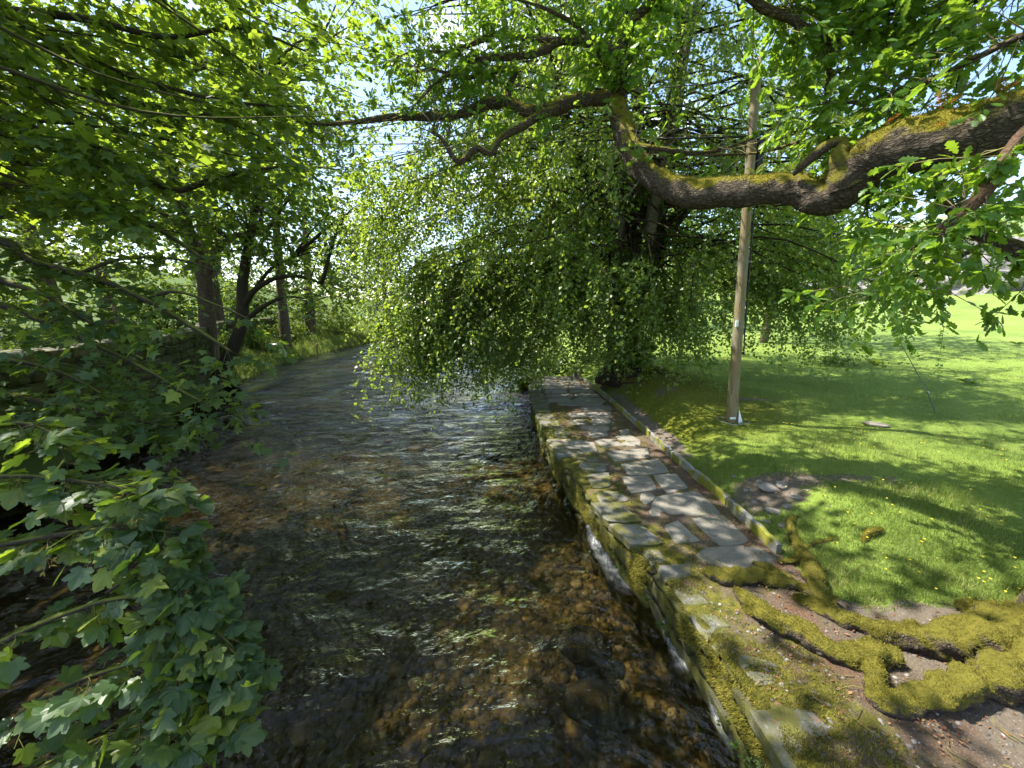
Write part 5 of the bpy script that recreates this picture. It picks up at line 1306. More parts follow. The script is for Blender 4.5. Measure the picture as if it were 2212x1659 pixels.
bgtree(gl(-37, 26), 15, 7, "dense dark tree in the wood edge past the wide lane tree", 222, nl=10000, ls=.26, low=.03)
bgtree(gl(-40, 14), 15, 7, "dense tree in the wood edge far across the lane", 223, nl=9000, ls=.26, low=.03)
bgtree(gl(-33, 46), 14, 7, "dark spreading tree in the wood edge behind the lane bend", 224, nl=9000, ls=.3, low=.03)
bgtree(gl(-15.5, 11.5), 9, 3.4, "leafy young tree between the lane and the wall top", 225, M_SYC, 12000, .13, low=.12)
bgtree(gl(-13.8, 6.0), 10, 3.4, "young tree on the verge by the lane posts", 226, M_SYC, 11000, .13, low=.16)
bgtree(gl(-30, 30), 17, 7, "tall tree rising behind the lane bend", 227, nl=12000, ls=.25, low=.1)
bgtree(gl(-14.4, 25.5), 20, 6.6, "very tall tree leaning its crown over the river past the forked pair", 228, M_BG, 22000, .17, low=.3, tr=.26)

# ---------------------------------------------------------------- telegraph pole, wires, posts
px, py, pz = POLE; tx, ty, tz = POLE_TOP
pole = thing("telegraph_pole", (px, py, pz), "weathered wooden telegraph pole with a black box standing in the grass", "pole")
def pp(z): f = (z - pz) / (tz - pz); return A([px + (tx - px) * f, py + (ty - py) * f, z])
zz = np.linspace(pz - .4, tz, 40); P = np.array([(*pp(z), .103 - .030 * (z - pz) / (tz - pz)) for z in zz])
v, t, q = tube(P[:, :3], P[:, 3], 24)
n_ = len(P) * 24; top = np.arange(n_ - 24, n_); v[top, 2] += (v[top, 0] - tx) * 1.6; v[:n_] += (fbm(v[:n_] * 6, 2, 3)[:, None]) * A([.004, .004, 0])
link("post", mesh("post", v, [t, q]), M_POLE, pole)
def box(c, s, bev=.01):
    import bmesh
    bm = bmesh.new(); bmesh.ops.create_cube(bm, size=1); bmesh.ops.scale(bm, vec=s, verts=bm.verts); bmesh.ops.bevel(bm, geom=bm.edges, offset=bev, segments=2, affect='EDGES')
    bmesh.ops.translate(bm, vec=c, verts=bm.verts); me = bpy.data.meshes.new("box"); bm.to_mesh(me); bm.free(); return me
c = pp(5.42); bx = link("cable_box", box(c + A([.155, .02, 0]), (.13, .15, .62), .02), M_BLACK, pole)
link("box_rib", box(c + A([.225, .02, 0]), (.02, .09, .58), .008), M_BLACK, bx)
link("bracket", box(c + A([.085, .0, .33]), (.05, .08, .04), .005), M_TIN, pole)
link("bracket", box(pp(6.25) + A([.09, -.02, 0]), (.06, .05, .05), .005), M_TIN, pole)
link("insulator", box(pp(5.95) + A([.115, -.02, 0]), (.04, .04, .16), .01), M_WHITE, pole)
for z in (6.72, 5.78):
    a = np.linspace(0, 2 * np.pi, 25); cc = pp(z); link("metal_band", mesh("metal_band", *(lambda r: (r[0], [r[1], r[2]]))(tube(np.stack([cc[0] + .098 * np.cos(a), cc[1] + .098 * np.sin(a), np.full(25, z) + .02 * np.cos(a)], -1), .007, 6, False))), M_TIN, pole)
a_ = [pp(z) + A([.115, -.04, 0]) for z in np.linspace(5.1, 2.0, 14)]
v, t, q = tube(spline([*a_], 3), .013, 6); link("riser_cable", mesh("riser_cable", v, [t, q]), M_CABLE, pole)
a_ = [pp(2.05) + A([.115, -.04, 0]), pp(1.8) + A([.122, -.05, 0]), pp(1.74) + A([.10, -.06, 0]), pp(1.8) + A([.085, -.07, 0])]
v, t, q = tube(spline(a_, 6), .011, 6); link("cable_tail", mesh("cable_tail", v, [t, q]), M_CABLE, pole)
link("white_tag", box(pp(2.36) + A([-.075, -.075, 0]), (.055, .03, .12), .004), M_WHITE, pole)
link("white_tag", box(pp(pz + .10) + A([-.04, -.115, 0]), (.12, .012, .045), .003), M_WHITE, pole)
v = A([(px + .10, py - .06, pz + .28), (px + .20, py - .08, pz - .02), (px + .07, py - .14, pz - .02), (px + .14, py + .05, pz - .02)])
link("white_guard", mesh("white_guard", v, np.array([(0, 2, 1), (0, 1, 3), (0, 3, 2)]), smooth=False), M_WHITE, pole)
a = np.linspace(0, 4 * np.pi, 60); rr = .14 + .05 * np.sin(a * 1.7) + .008 * a
v, t, q = tube(np.stack([px - .02 + rr * np.cos(a) * 1.25, py - .02 + rr * np.sin(a), [float(h_right(px + q_ * math.cos(b_), py + q_ * math.sin(b_))) + .02 for q_, b_ in zip(rr, a)]], -1), .004, 5)
link("rope_coil", mesh("rope_coil", v, [t, q]), M_ROPE, label="pale blue rope looped round the pole foot", cat="rope", loc=(0, 0, 0))
link("step_bolt", box(pp(3.55) + A([.12, -.03, 0]), (.07, .03, .03), .004), M_TIN, pole)

def wire(name, a, b, sag, r, mat, label, cat, group=None):
    t_ = np.linspace(0, 1, 40)[:, None]; p = A(a) * (1 - t_) + A(b) * t_; p[:, 2:3] -= sag * 4 * t_ * (1 - t_)
    v, t, q = tube(p, r, 5); return link(name, mesh(name, v, [t, q]), mat, label=label, cat=cat, group=group)
L_ = A(CABLE_L)
wire("overhead_cable", pp(5.78) + A([-.09, 0, 0]), L_, .35, .017, M_CABLE, "thick black cable strung from the pole across the river, the lowest one", "cable", "cables across the river")
wire("overhead_cable", pp(5.92) + A([-.09, 0, 0]), L_ + A([0, .2, .25]), .30, .009, M_CABLE, "thin black cable strung just above the thickest one across the river", "cable", "cables across the river")
wire("overhead_cable", pp(6.7) + A([-.085, 0, 0]), L_ + A([0, .5, 1.0]), .35, .009, M_CABLE, "thin black cable leaving the highest metal band on the pole", "cable", "cables across the river")
S_ = A(STAY); top = pp(6.6) + A([.08, 0, 0]); d = unit(top - S_)
stay = thing("stay_wire", S_, "slanting steel stay wire anchored in the meadow with a tensioner", "wire")
v, t, q = tube(np.array([S_ + d * 1.05, (S_ + top) / 2, top]), .008, 5); link("wire", mesh("wire", v, [t, q]), M_WIRE, stay)
sd = unit(np.cross(d, A([0, 1, 0])))
for sg in (-1, 1):
    v, t, q = tube(spline([S_ + d * 1.12, S_ + d * .98 + sd * .025 * sg, S_ + d * .72 + sd * .03 * sg, S_ + d * .62], 4), .007, 5); link("tensioner_rod", mesh("tensioner_rod", v, [t, q]), M_WIRE, stay)
v, t, q = tube(np.array([S_ + d * .66, S_ + d * .60, S_ + d * .56]), [.02, .035, .02], 8); link("eye_bolt", mesh("eye_bolt", v, [t, q]), M_TIN, stay)
v, t, q = tube(spline([S_ + d * .58, S_ + d * .3 + A([-.035, 0, 0]), S_ - A([0, 0, .12])], 5), .012, 6); link("anchor_rod", mesh("anchor_rod", v, [t, q]), M_WIRE, stay)

# wooden fence posts along the lane
for i, (x, y, h) in enumerate([(-12.6, 9.6, .8), (-12.1, 11.6, .95), (-13.3, 13.6, 1.0), (-14.9, 15.6, 1.05), (-11.9, 7.8, .75), (-18.2, 19.5, 1.1)]):
    z0 = float(h_left(x, y)); v, t, q = rough_tube([(x, y, z0 - .2, .062), (x, y, z0 + .3, .06), (x + .01, y, z0 + h - .04, .057), (x + .01, y, z0 + h, .045)], 10, 5, .05, 6, i)
    link("fence_post", mesh("fence_post", v, [t, q]), M_POST, label=["wooden fence post, fourth along the lane from the forked tan-barked tree", "wooden fence post, third along the lane from the forked tan-barked tree", "wooden fence post, second along the lane from the forked tan-barked tree", "wooden fence post, first along the lane from the forked tan-barked tree", "shortest wooden fence post, fifth along the lane from the forked tan-barked tree", "tallest lone fence post on the lane past the forked tan-barked tree"][i], cat="post", group="posts along the lane")
x, y = -13.2, 27.0
z0 = float(h_left(x, y)); v, t, q = rough_tube([(x, y, z0 - .2, .05), (x, y, z0 + .6, .05), (x + .04, y, z0 + 1.1, .045)], 8, 4, .1, 6, 9)
link("mooring_post", mesh("mooring_post", v, [t, q]), M_POST, label="dark leaning stake at the grassy water's edge below the far trees", cat="post")

# ---------------------------------------------------------------- ferns growing on the limb
def fern(base, n, L, mat, label, seed, spread=1.0, group="ferns on the oak limb", nm="fern"):
    rg_ = np.random.default_rng(seed); f_ = thing(nm, base, label, "fern", group)
    for k in range(n):
        a = rg_.uniform(0, 6.28); l = L * rg_.uniform(.7, 1.1); d = unit(A([math.cos(a) * spread, math.sin(a) * spread, 1.0]))
        t_ = np.linspace(0, 1, 14); p = A(base) + d * (t_[:, None] * l); p[:, 2] -= .35 * l * t_ ** 2
        mb = MB(); v, t, q = tube(p, np.linspace(.003, .0012, 14), 3); mb.add(v, t, q)
        T = unit(np.gradient(p, axis=0)); s_ = unit(np.cross(T, A([0, 0, 1]) + 1e-3)); up_ = np.cross(s_, T)
        for j in range(2, 14):
            w = l * .17 * math.sin(math.pi * min(1, .15 + j / 14 * .9)) + .006
            for sg in (-1, 1):
                Rm = frames((s_[j] * sg + T[j] * .35)[None], up_[j][None])[0]; mb.add((LEAF2_V * A([.32, 1, 1]) * w) @ Rm.T + p[j], tri=LEAF2_F)
        link("frond", mb.mesh("frond", smooth=False), mat, f_)
    return f_
fern((3.03, 3.98, 4.28), 6, .24, M_FERN, "green fern sprouting from moss on top of the oak limb", 1)
fern((3.60, 3.72, 4.32), 4, .25, M_FERNB, "withered orange fern on the thick part of the oak limb", 2)
fern((3.34, 3.95, 4.29), 3, .17, M_FERNB, "small orange withered fern beside the green one on the limb", 3)
fern((3.84, 3.52, 4.34), 5, .24, M_FERNB, "large withered orange fern nearest the oak trunk", 4)
fern((2.72, 4.84, 4.15), 4, .22, M_FERN, "small yellowish fern on the limb before the pole", 5)
fern((2.98, 4.60, 4.08), 4, .26, M_FERN, "upright yellow-green fern beside the broken stub", 6)
fern((3.52, 3.62, 4.1), 3, .14, M_FERNB, "orange fern hanging from the side of the thick limb", 7)

# ---------------------------------------------------------------- plants on the banks
rng = np.random.default_rng(61)
def weed_mass(name, n, fx, label, cat, h, seed, leafm=M_WEED, ls=.05):
    rg_ = np.random.default_rng(seed); b = fx(rg_, n); d = unit(rg_.normal(0, .4, (len(b), 3)) + A([0, 0, 1])); tw = make_twigs(rg_, b, d, rg_.uniform(.5, 1.1, len(b)) * h, np.full(len(b), .3), 5)
    pos, R = leaves_on(rg_, tw, 12, .1, .02, .9, .5, .3, 0)
    return link(name, leaf_mesh(name, SML, pos, R, rg_.uniform(ls * .7, ls * 1.3, len(pos)), rg_), leafm, label=label, cat=cat, kind="stuff")
def fb(rg_, n):
    y = 15.2 + 27 * rg_.random(n) ** 1.5; e = 3.4 * rg_.random(n); x = xl(y) - e + .15; return np.column_stack([x, y, h_left(x, y)])
weed_mass("undergrowth", 2700, fb, "leafy green undergrowth on the low bank at the wall's foot", "undergrowth", .40, 5)
def fw(rg_, n):
    y = -1 + 19 * rg_.random(n); x = xwl(y) + .02 + .06 * rg_.random(n); z = -.45 + 2.2 * rg_.random(n) ** 1.2
    k = fbm2(y, z * 1.4, .9, 2, 77) > .02; return np.column_stack([x, y, z])[k]
weed_mass("ivy", 2600, fw, "ivy and small weeds clinging to the shaded lane wall", "ivy", .2, 6, M_WEED, .05)
def fl_(rg_, n):
    y = 4 + 34 * rg_.random(n); x = xwl(np.minimum(y, 32)) - 1.0 - 3.0 * rg_.random(n); return np.column_stack([x, y, h_left(x, y)])
weed_mass("verge", 2600, fl_, "green weedy verge between the wall top and the lane", "undergrowth", .45, 7, M_WEED, .07)
def fr_(rg_, n):
    y = 1.6 + 9.5 * rg_.random(n); x = xr(y) - .03 - .05 * rg_.random(n); z = -.42 + .40 * rg_.random(n); k = fbm2(y, z, 1.7, 2, 79) > .12; return np.column_stack([x, y, z])[k]
weed_mass("wall_weeds", 420, fr_, "small leafy weeds growing from the river wall face", "weeds", .09, 8, M_WEED, .03)
# rough shrubs on the banks
for i, (x, y, r, h, lab, mm) in enumerate([(-14.6, 19.6, 1.4, 1.6, "dark bush against the lane wall beyond the leaning trees", M_WEED), (-15.4, 24, 1.6, 1.8, "bigger dark bush further along the lane wall", M_WEED), (-16.2, 29, 1.6, 1.5, "leafy bush at the end of the lane wall", M_BG),
                                           (-15.5, 36.5, 2.2, 2.2, "bright bush in the sun on the far grassy bank", M_BG2), (-11.5, 62, 3, 2.6, "pale yellow-green bush where the river bends away", M_BG2), (-1.0, 66, 3.2, 3, "pale bush on the far right bank of the river", M_BG2), (5.6, 38, 2.4, 2.6, "green bush behind the weeping tree by the water", M_BG),
                                           (1.7, 17.0, 1.3, 2.0, "dark bush on the bank just past the path's end", M_WEED), (3.4, 17.6, 1.8, 2.6, "taller dark bush behind the weeping tree's trunk", M_WEED), (-20.5, 6.5, 2.6, 3.2, "hedge bush across the lane opposite the lowest wall stretch", M_WEED), (-21.6, 11, 2.6, 3.4, "tall hedge bush across the lane below the leafy roadside tree", M_WEED), (-22.4, 16, 2.8, 3.6, "dense hedge bush across the lane behind the leaning trees", M_WEED), (-22.5, 26, 3.0, 3.8, "dark holly-like bush at the lane's outer edge", M_WEED), (-20.2, 31, 2.8, 3.4, "dark bush where the lane turns behind the wall's end", M_WEED), (-20, 40, 3, 3.2, "broad bush between the lane bend and the grassy bank", M_BG), (-28, 42, 3.4, 4, "large bush in the wood edge at the lane bend", M_WEED), (-27, 9, 3, 4.2, "tallest hedge bush set back from the lane", M_WEED)]):
    z0 = float(h_left(x, y)) if x < -9 else float(h_right(x, y)); rg_ = np.random.default_rng(300 + i); b_ = thing("bush", (x, y, z0), lab, "bush", "bushes on the banks")
    n = 420 if i < 9 else 320; d = rand_dirs(n, .5, rg_); base = A([x, y, z0]) + d * A([r, r * .8, h]) * (rg_.random((n, 1)) ** .5) * .85
    st = np.stack([np.tile(A([x, y, z0 - .05]), (24, 1)) + rg_.normal(0, .15, (24, 3)) * A([1, 1, 0]), base[:24] * .5 + A([x, y, z0]) * .5, base[:24]], 1); v, q = twigs_tubes(st, .03, .008, 4); link("stems", mesh("stems", v, q), M_DARKTWIG, b_, kind="stuff")
    tw = make_twigs(rg_, base, d, rg_.uniform(.3, .6, n), np.full(n, .2), 5); pos, R = leaves_on(rg_, tw, 14, 0, .03, .8, .5); link("foliage", leaf_mesh("foliage", SML, pos, R, rg_.uniform(.06, .12, len(pos)) * ((1 + .03 * max(0, y - 20)) if i < 9 else 2.6), rg_), mm, b_, kind="stuff")
for i, (x, y) in enumerate([(-12.6, 18.2), (-13.0, 20.2), (-12.0, 17.0), (-13.8, 22.5)]):
    fern((x, y, float(h_left(x, y))), 9, .8, M_WEED, ["big green fern on the bank just past the leaning trees", "second green fern along the bank from the leaning trees", "green fern at the foot of the leaning trees", "green fern below the dark bushes on the bank"][i], 20 + i, 1.2, "ferns on the bank")
# dock plants in the meadow, and a weed clump
for i, p in enumerate(DOCKS):
    x, y = p[0], p[1]; z0 = float(h_right(x, y)); rg_ = np.random.default_rng(400 + i); d_ = thing("dock_plant", (x, y, z0), ["broad-leaved dock clump far out on the shaded meadow", "dock clump among yellow flowers past the weed clump", "low dock clump on the meadow beyond the stay wire", "smaller dock clump close behind the one with yellow flowers", "dock clump behind the foot of the pole under the tree", "dock clump at the meadow's shaded outer side"][i], "plant", "dock clumps in the meadow")
    for k in range(11):
        a = rg_.uniform(0, 6.28); Rm = frames(A([[math.cos(a), math.sin(a), rg_.uniform(.1, .7)]]), A([[0, 0, 1.0]]))[0]; s_ = rg_.uniform(.16, .30) * (1 + .015 * y)
        link("leaf", mesh("leaf", (LEAF2_V * A([.75, 1, 2])) @ Rm.T * s_ + A([x, y, z0 + .02]), LEAF2_F, attrs={"rnd": ('F', [rg_.random()] * 2)}), M_WEED, d_)
x, y, z0 = SHRUB[0], SHRUB[1], SHRUB[2]
def fs(rg_, n): a = rg_.normal(0, .33, (n, 2)); X_, Y_ = x + a[:, 0] * 1.3, y + a[:, 1]; return np.column_stack([X_, Y_, h_right(X_, Y_)])
wc = thing("weed_clump", (x, y, z0), "low clump of nettle-like weeds below the drooping field-side branch", "plant")
rg_ = np.random.default_rng(450); b = fs(rg_, 60); tw = make_twigs(rg_, b, unit(rg_.normal(0, .3, (60, 3)) + A([0, 0, 1])), rg_.uniform(.25, .6, 60), np.full(60, .2), 5)
v, q = twigs_tubes(tw, .005, .002, 3); link("stems", mesh("stems", v, q), M_WEED, wc, kind="stuff")
pos, R = leaves_on(rg_, tw, 16, .1, .02, .9, .5); link("foliage", leaf_mesh("foliage", SML, pos, R, rg_.uniform(.05, .09, len(pos)), rg_), M_WEED, wc, kind="stuff")

# ---------------------------------------------------------------- grass, moss, litter, foam
rng = np.random.default_rng(71)
def blades(n, sampler, h, w, lean, rng):
    """bent two-triangle blades; returns verts, tris, rnd"""
    p, hs = sampler(n); n = len(p)
    a = rng.random(n) * 2 * np.pi; H = h * hs * rng.uniform(.55, 1.25, n); W = w * rng.uniform(.7, 1.3, n) * np.maximum(1, hs ** .5)
    s = np.stack([np.cos(a), np.sin(a), np.zeros(n)], -1); b = rng.random(n) * 2 * np.pi; l = np.stack([np.cos(b), np.sin(b), np.zeros(n)], -1) * (lean * H * rng.random(n))[:, None]
    v0 = p - s * W[:, None] / 2; v1 = p + s * W[:, None] / 2; mid = p + l * .35 + np.stack([0 * H, 0 * H, H * .6], -1); v2 = mid + s * W[:, None] * .35; v3 = mid - s * W[:, None] * .35; tip = p + l + np.stack([0 * H, 0 * H, H], -1)
    V = np.stack([v0, v1, v2, v3, tip], 1).reshape(-1, 3); k = np.arange(n)[:, None] * 5
    F = np.concatenate([(k + np.array([[0, 1, 2]])), (k + np.array([[0, 2, 3]])), (k + np.array([[3, 2, 4]]))], 1).reshape(-1, 3)
    return V, F, np.repeat(np.clip(rng.random(n) * .9 + .1 * rng.random(n) ** 6, 0, 1), 3)
def grass_near(n):
    # distances spread so that the picture is evenly covered
    r = 3.0 * (26 / 3.0) ** rng.random(n); a = np.radians(rng.uniform(-2, 66, n)); x, y = r * np.sin(a) + .6, r * np.cos(a) + .6
    d = x - xk(y); k = (d > .10) & (y > 2.3) & (y < 15.4)
    k |= (y >= 15.4) & (x - xr(y) > 1.4)
    x, y = x[k], y[k]
    dens = 1 - dirt_mask(x, y) * 1.25 + .25 * fbm2(x, y, 3, 2, 91); k = rng.random(len(x)) < np.clip(dens, 0, 1) * (1 - .55 * mossy_mask(x, y))
    x, y = x[k], y[k]
    hs = (.72 + .75 * np.clip(fbm2(x, y, 1.3, 3, 93), -.7, 1.2)) * (1 - .5 * mossy_mask(x, y)) * (1 + .022 * np.hypot(x, y))
    return np.column_stack([x, y, h_right(x, y) - .005]), np.clip(hs, .25, 2.5)
V, F, R_ = blades(230000, grass_near, .085, .0052, .9, rng)
kf = np.hypot(V[::5, 0], V[::5, 1]) > 9; F3 = F.reshape(-1, 3, 3); far_t = np.stack([F3[kf, 0, 0], F3[kf, 0, 1], F3[kf, 2, 2]], -1); R3 = R_[::3]; F = np.vstack([F3[~kf].reshape(-1, 3), far_t]); R_ = np.concatenate([np.repeat(R3[~kf], 3), R3[kf]])
gmesh = mesh("grass", V, F, smooth=False, attrs={"rnd": ('F', R_)}); 
link("grass", gmesh, M_GRASS, label="short green meadow grass beyond the kerb", cat="grass", kind="stuff")
def bank_grass(n):
    y = 17 + 34 * rng.random(n) ** 1.3; e = 7 * rng.random(n) ** 1.3; x = xl(y) - e + .2; return np.column_stack([x, y, h_left(x, y)]), np.clip(.8 + .5 * fbm2(x, y, .8, 2, 95) + .01 * y, .3, 2)
V, F, R_ = blades(24000, bank_grass, .34, .02, .8, rng)
link("bank_grass", mesh("bank_grass", V, F, smooth=False, attrs={"rnd": ('F', R_)}), M_GRASS, label="long grass on the far bank beyond the leaning trees", cat="grass", kind="stuff")
def path_grass(n):
    y = 2.6 + 9.5 * rng.random(n); x = xr(y) + .05 + (xk(y) - xr(y) - .1) * rng.random(n); k = fbm2(x, y, 1.9, 3, 97) > .28; x, y = x[k], y[k]; return np.column_stack([x, y, np.full(len(x), .01)]), np.full(len(x), 1.0)
V, F, R_ = blades(26000, path_grass, .03, .004, 1.0, rng)
link("path_grass", mesh("path_grass", V, F, smooth=False, attrs={"rnd": ('F', R_)}), M_GRASS, label="tufts of short grass between the path's flagstones", cat="grass", kind="stuff")

# moss fuzz on the oak's roots, limb and the wall tops
def fuzz(obj, n, h, w, thr, seed, up=.1):
    me = obj.data; nv = len(me.vertices); co = np.zeros(nv * 3, np.float32); me.vertices.foreach_get("co", co); co = co.reshape(-1, 3).astype(float)
    no = np.zeros(nv * 3, np.float32); me.vertices.foreach_get("normal", no); no = no.reshape(-1, 3).astype(float)
    rg_ = np.random.default_rng(seed); i = rg_.integers(0, nv, n); p, nn = co[i], no[i]
    k = nn[:, 2] + .8 * fbm(p * 2.6, 3, seed) > thr; p, nn = p[k], nn[k]; n = len(p); p = p + rg_.normal(0, .006, (n, 3))
    d = unit(nn + rg_.normal(0, .5, (n, 3)) + A([0, 0, up])); s = unit(np.cross(d, rg_.normal(0, 1, (n, 3)))); H = h * rg_.uniform(.5, 1.2, n)[:, None]
    V = np.stack([p - s * w, p + s * w, p + d * H], 1).reshape(-1, 3); return V, np.arange(n * 3).reshape(-1, 3), rg_.random(n)
mb = MB(); rr_ = []
for i, o in enumerate([o for o in oak.children if o.name.split('.')[0] == "root"]):
    V, F, R_ = fuzz(o, int(11 * len(o.data.vertices)) if i < 3 else 6 * len(o.data.vertices), .010, .0022, -.02, 500 + i); mb.add(V, tri=F); rr_.append(R_)
link("root_moss", mb.mesh("root_moss", smooth=False, attrs={"rnd": ('F', np.concatenate(rr_))}), M_MOSSB, oak, kind="stuff")
V, F, R_ = fuzz(limb_o, 60000, .022, .003, .55, 520)
link("limb_moss", mesh("limb_moss", V, F, smooth=False, attrs={"rnd": ('F', R_)}), M_MOSSB, oak, kind="stuff")
def wall_moss(n):
    y = 1.5 + 9 * rng.random(n) ** 1.4; x = xr(y) + .02 + .75 * rng.random(n) ** 1.5; k = fbm2(x, y, 2.3, 3, 99) + .35 * sstep(4.8, 3.5, y) > .10; x, y = x[k], y[k]
    return np.column_stack([x, y, h_path(x, y) + .005]), np.ones(len(x))
V, F, R_ = blades(40000, wall_moss, .02, .005, 1.2, rng)
link("moss", mesh("moss", V, F, smooth=False, attrs={"rnd": ('F', R_)}), M_MOSSB, label="thick yellow-green moss cushion along the river wall's edge", cat="moss", kind="stuff")
def mound_moss(n):
    x = 4.2 + 1.6 * rng.normal(size=n); y = 10.2 + 1.9 * rng.normal(size=n); k = (x > xk(y) + .4) & (rng.random(n) < mossy_mask(x, y)); x, y = x[k], y[k]; return np.column_stack([x, y, h_right(x, y)]), np.ones(len(x))
V, F, R_ = blades(22000, mound_moss, .035, .008, 1.2, rng)
link("mound_moss", mesh("mound_moss", V, F, smooth=False, attrs={"rnd": ('F', R_)}), M_MOSSB, label="yellow-green moss over the mound beside the weeping tree", cat="moss", kind="stuff")

# fallen leaves and bud scales in the joints of the path
n = 9000; y = 2.0 + 13 * rng.random(n) ** 1.3; f = rng.random(n); f = np.where(rng.random(n) < .5, 1 - .22 * f, f); x = xr(y) + .12 + (xk(y) - xr(y) - .16) * f
k = fbm2(x, y, 2.6, 3, 101) + .4 * (f > .8) > .05; x, y = x[k], y[k]
R = frames(np.column_stack([rng.normal(0, 1, (len(x), 2)), rng.normal(0, .15, len(x))]), unit(rng.normal(0, .25, (len(x), 3)) + A([0, 0, 1])))
v, f_, r_ = scatter(LEAF2_V, LEAF2_F, np.column_stack([x, y, np.full(len(x), .012) + .03 * (rng.random(len(x)) < .25)]), R, rng.uniform(.008, .026, len(x)))
link("leaf_litter", mesh("leaf_litter", v, f_, smooth=False, attrs={"rnd": ('F', r_)}), M_DEAD, label="red-brown fallen leaf litter along the path's joints", cat="leaf litter", kind="stuff")
# grit, twigs and chips on the bare earth round the roots and in the rut
n = 6500; x = rng.uniform(1.8, 6, n); y = rng.uniform(1.6, 6.2, n); inn = x < xk(y); k = np.where(inn, (y < 3.9) & (rng.random(n) < .8), rng.random(n) < dirt_mask(x, y) * 1.1); x, y, inn = x[k], y[k], inn[k]; n = len(x)
z = np.where(inn, h_path(x, y), h_right(x, y)); pv, pf = pebble_template(9, 1); a = rng.random(n) * 6.28; R = np.zeros((n, 3, 3)); R[:, 0, 0] = np.cos(a); R[:, 0, 1] = -np.sin(a) * .7; R[:, 1, 0] = np.sin(a); R[:, 1, 1] = np.cos(a) * .7; R[:, 2, 2] = .45
v, f_, r_ = scatter(pv, pf, np.column_stack([x, y, z]), R, .004 + .022 * rng.random(n) ** 4); link("grit", mesh("grit", v, f_, attrs={"rnd": ('F', r_)}), M_GRIT, label="small stones and grit on the bare earth round the roots", cat="gravel", kind="stuff")
n = 2600; x = rng.uniform(1.9, 5.5, n); y = rng.uniform(1.6, 5.8, n); inn = x < xk(y); k = np.where(inn, y < 4.0, rng.random(n) < dirt_mask(x, y)); x, y, inn = x[k], y[k], inn[k]; n = len(x); z = np.where(inn, h_path(x, y), h_right(x, y)) + .008
a = rng.random(n) * 6.28; R = frames(np.column_stack([np.cos(a), np.sin(a), rng.normal(0, .12, n)]), unit(rng.normal(0, .3, (n, 3)) + A([0, 0, 1]))); v, f_, r_ = scatter(LEAF2_V * A([.8, 1, 1]), LEAF2_F, np.column_stack([x, y, z]), R, rng.uniform(.012, .045, n))
link("dead_leaves", mesh("dead_leaves", v, f_, smooth=False, attrs={"rnd": ('F', r_)}), M_DEAD, label="brown dead leaves lying among the oak roots", cat="leaf litter", kind="stuff")
n = 160; p = np.column_stack([rng.uniform(2.0, 5.0, n), rng.uniform(1.8, 5.6, n)]); inn = p[:, 0] < xk(p[:, 1]); z = np.where(inn, h_path(p[:, 0], p[:, 1]), h_right(p[:, 0], p[:, 1])) + .015; k = np.where(inn, p[:, 1] < 4, rng.random(n) < dirt_mask(p[:, 0], p[:, 1])); base = np.column_stack([p, z])[k]
d = unit(np.column_stack([rng.normal(0, 1, (len(base), 2)), np.zeros(len(base))])); tw = make_twigs(rng, base, d, rng.uniform(.06, .28, len(base)), np.zeros(len(base)), 5, .25); tw[:, :, 2] = np.maximum(tw[:, :, 2], base[:, 2:3] - .004); v, q = twigs_tubes(tw, .0035, .0015, 4)
link("fallen_twigs", mesh("fallen_twigs", v, q), M_TWIG, label="thin fallen twigs scattered among the oak roots", cat="twigs", kind="stuff")
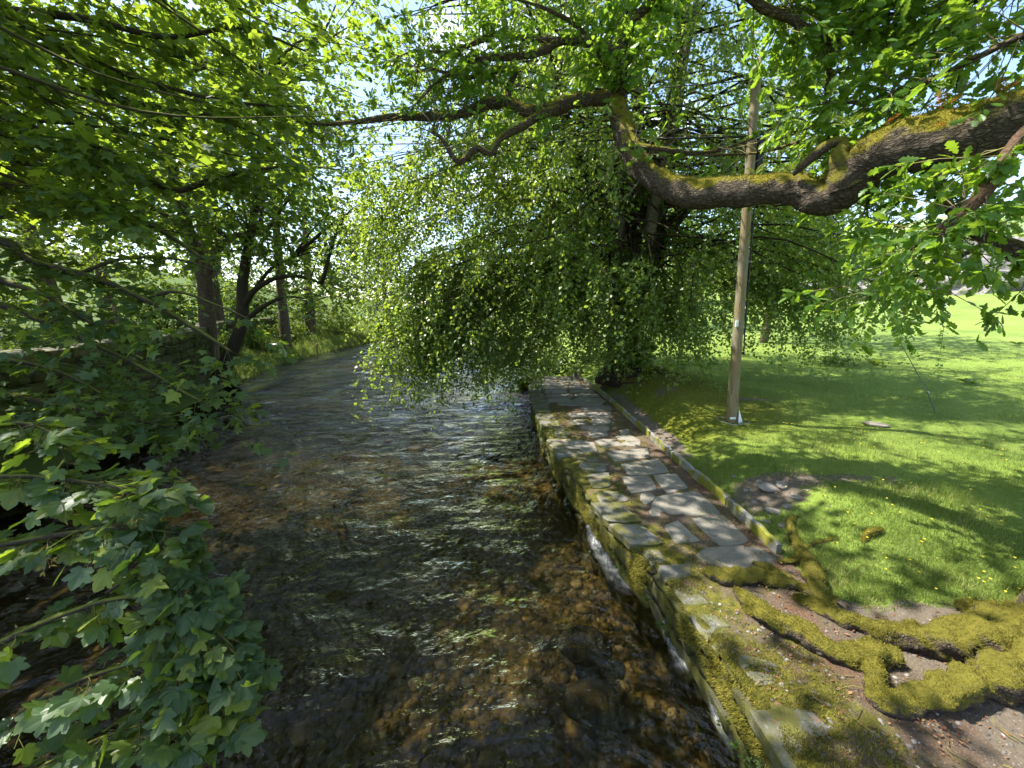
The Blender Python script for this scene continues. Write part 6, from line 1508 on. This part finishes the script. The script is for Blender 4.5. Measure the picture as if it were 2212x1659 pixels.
# buttercups
n = 520; r = 5 + 16 * rng.random(n) ** 1.2; a = np.radians(rng.uniform(28, 64, n)); x, y = r * np.sin(a), r * np.cos(a); k = (x - xk(y) > .6) & (fbm2(x, y, .5, 2, 103) > -.1); x, y = x[k], y[k]; z = h_right(x, y) + rng.uniform(.05, .14, len(x))
mb = MB(); n = len(x); rr_ = []
for j in range(5):
    aa = j * 1.2566 + rng.random(n); R = frames(np.column_stack([np.cos(aa), np.sin(aa), np.full(n, .35)]), np.tile(A([0, 0, 1.0]), (n, 1))); v, f_, r_ = scatter(LEAF2_V * A([1.2, 1, 1]), LEAF2_F, np.column_stack([x, y, z]), R, (.010 + .0007 * np.hypot(x, y))); mb.add(v, tri=f_); rr_.append(r_)
link("buttercups", mb.mesh("buttercups", smooth=False, attrs={"rnd": ('F', np.concatenate(rr_))}), M_FLOW, label="yellow buttercups scattered through the meadow grass", cat="flowers", kind="stuff")

# moss hanging on the face and edge of the river wall
n = 60000; y = 1.3 + 10.5 * rng.random(n) ** 1.5; zf = rng.random(n); k = fbm2(y, zf * .6, 2.2, 3, 111) + .5 * zf > .18; y, zf = y[k], zf[k]; n = len(y)
p = np.column_stack([xr(y) - .005 + .045 * fbm2(y, zf, 3.0, 2, 112), y, WATER_Z + .12 + (.55 - .12) * zf]); d = unit(rng.normal(0, .5, (n, 3)) + A([-1, 0, -.25])); s_ = unit(np.cross(d, rng.normal(0, 1, (n, 3))))
V = np.stack([p - s_ * .0035, p + s_ * .0035, p + d * rng.uniform(.015, .045, (n, 1))], 1).reshape(-1, 3)
link("wall_moss", mesh("wall_moss", V, np.arange(n * 3).reshape(-1, 3), smooth=False, attrs={"rnd": ('F', .6 * rng.random(n))}), M_MOSSB, river_wall, kind="stuff")

# white water tumbling along the foot of the river wall
mb = MB(); body = []
for (y0, y1, w) in ((3.95, 5.3, .30), (2.95, 3.5, .18), (2.35, 2.75, .15)):
    ny, nx = int((y1 - y0) / .02), 16; yy = np.linspace(y0, y1, ny); Y, T = np.meshgrid(yy, np.linspace(0, 1, nx), indexing='ij'); f = (Y - y0) / (y1 - y0)
    X = xr(Y) + .06 - w * T * (1.15 - .7 * f); Z = WATER_Z + .035 + .05 * np.maximum(0, fbm2(X, Y, 11, 3, 115)) + .17 * sstep(.88, 1.0, f) * (1 - .6 * T)
    mb.add(np.stack([X, Y, Z], -1).reshape(-1, 3), quad=grid_faces(ny, nx)); body.append((sstep(0, .25, f) * sstep(1, .45, T) * (.55 + .45 * f)).ravel())
link("white_water", mb.mesh("white_water", attrs={"body": np.concatenate(body)}), M_FOAM, label="white foaming water at the foot of the river wall", cat="foam", kind="stuff")
print("objects", len(bpy.data.objects), "tris", sum(sum(max(0, p) for p in [len(m.loops) - 2 * len(m.polygons)]) for m in bpy.data.meshes))
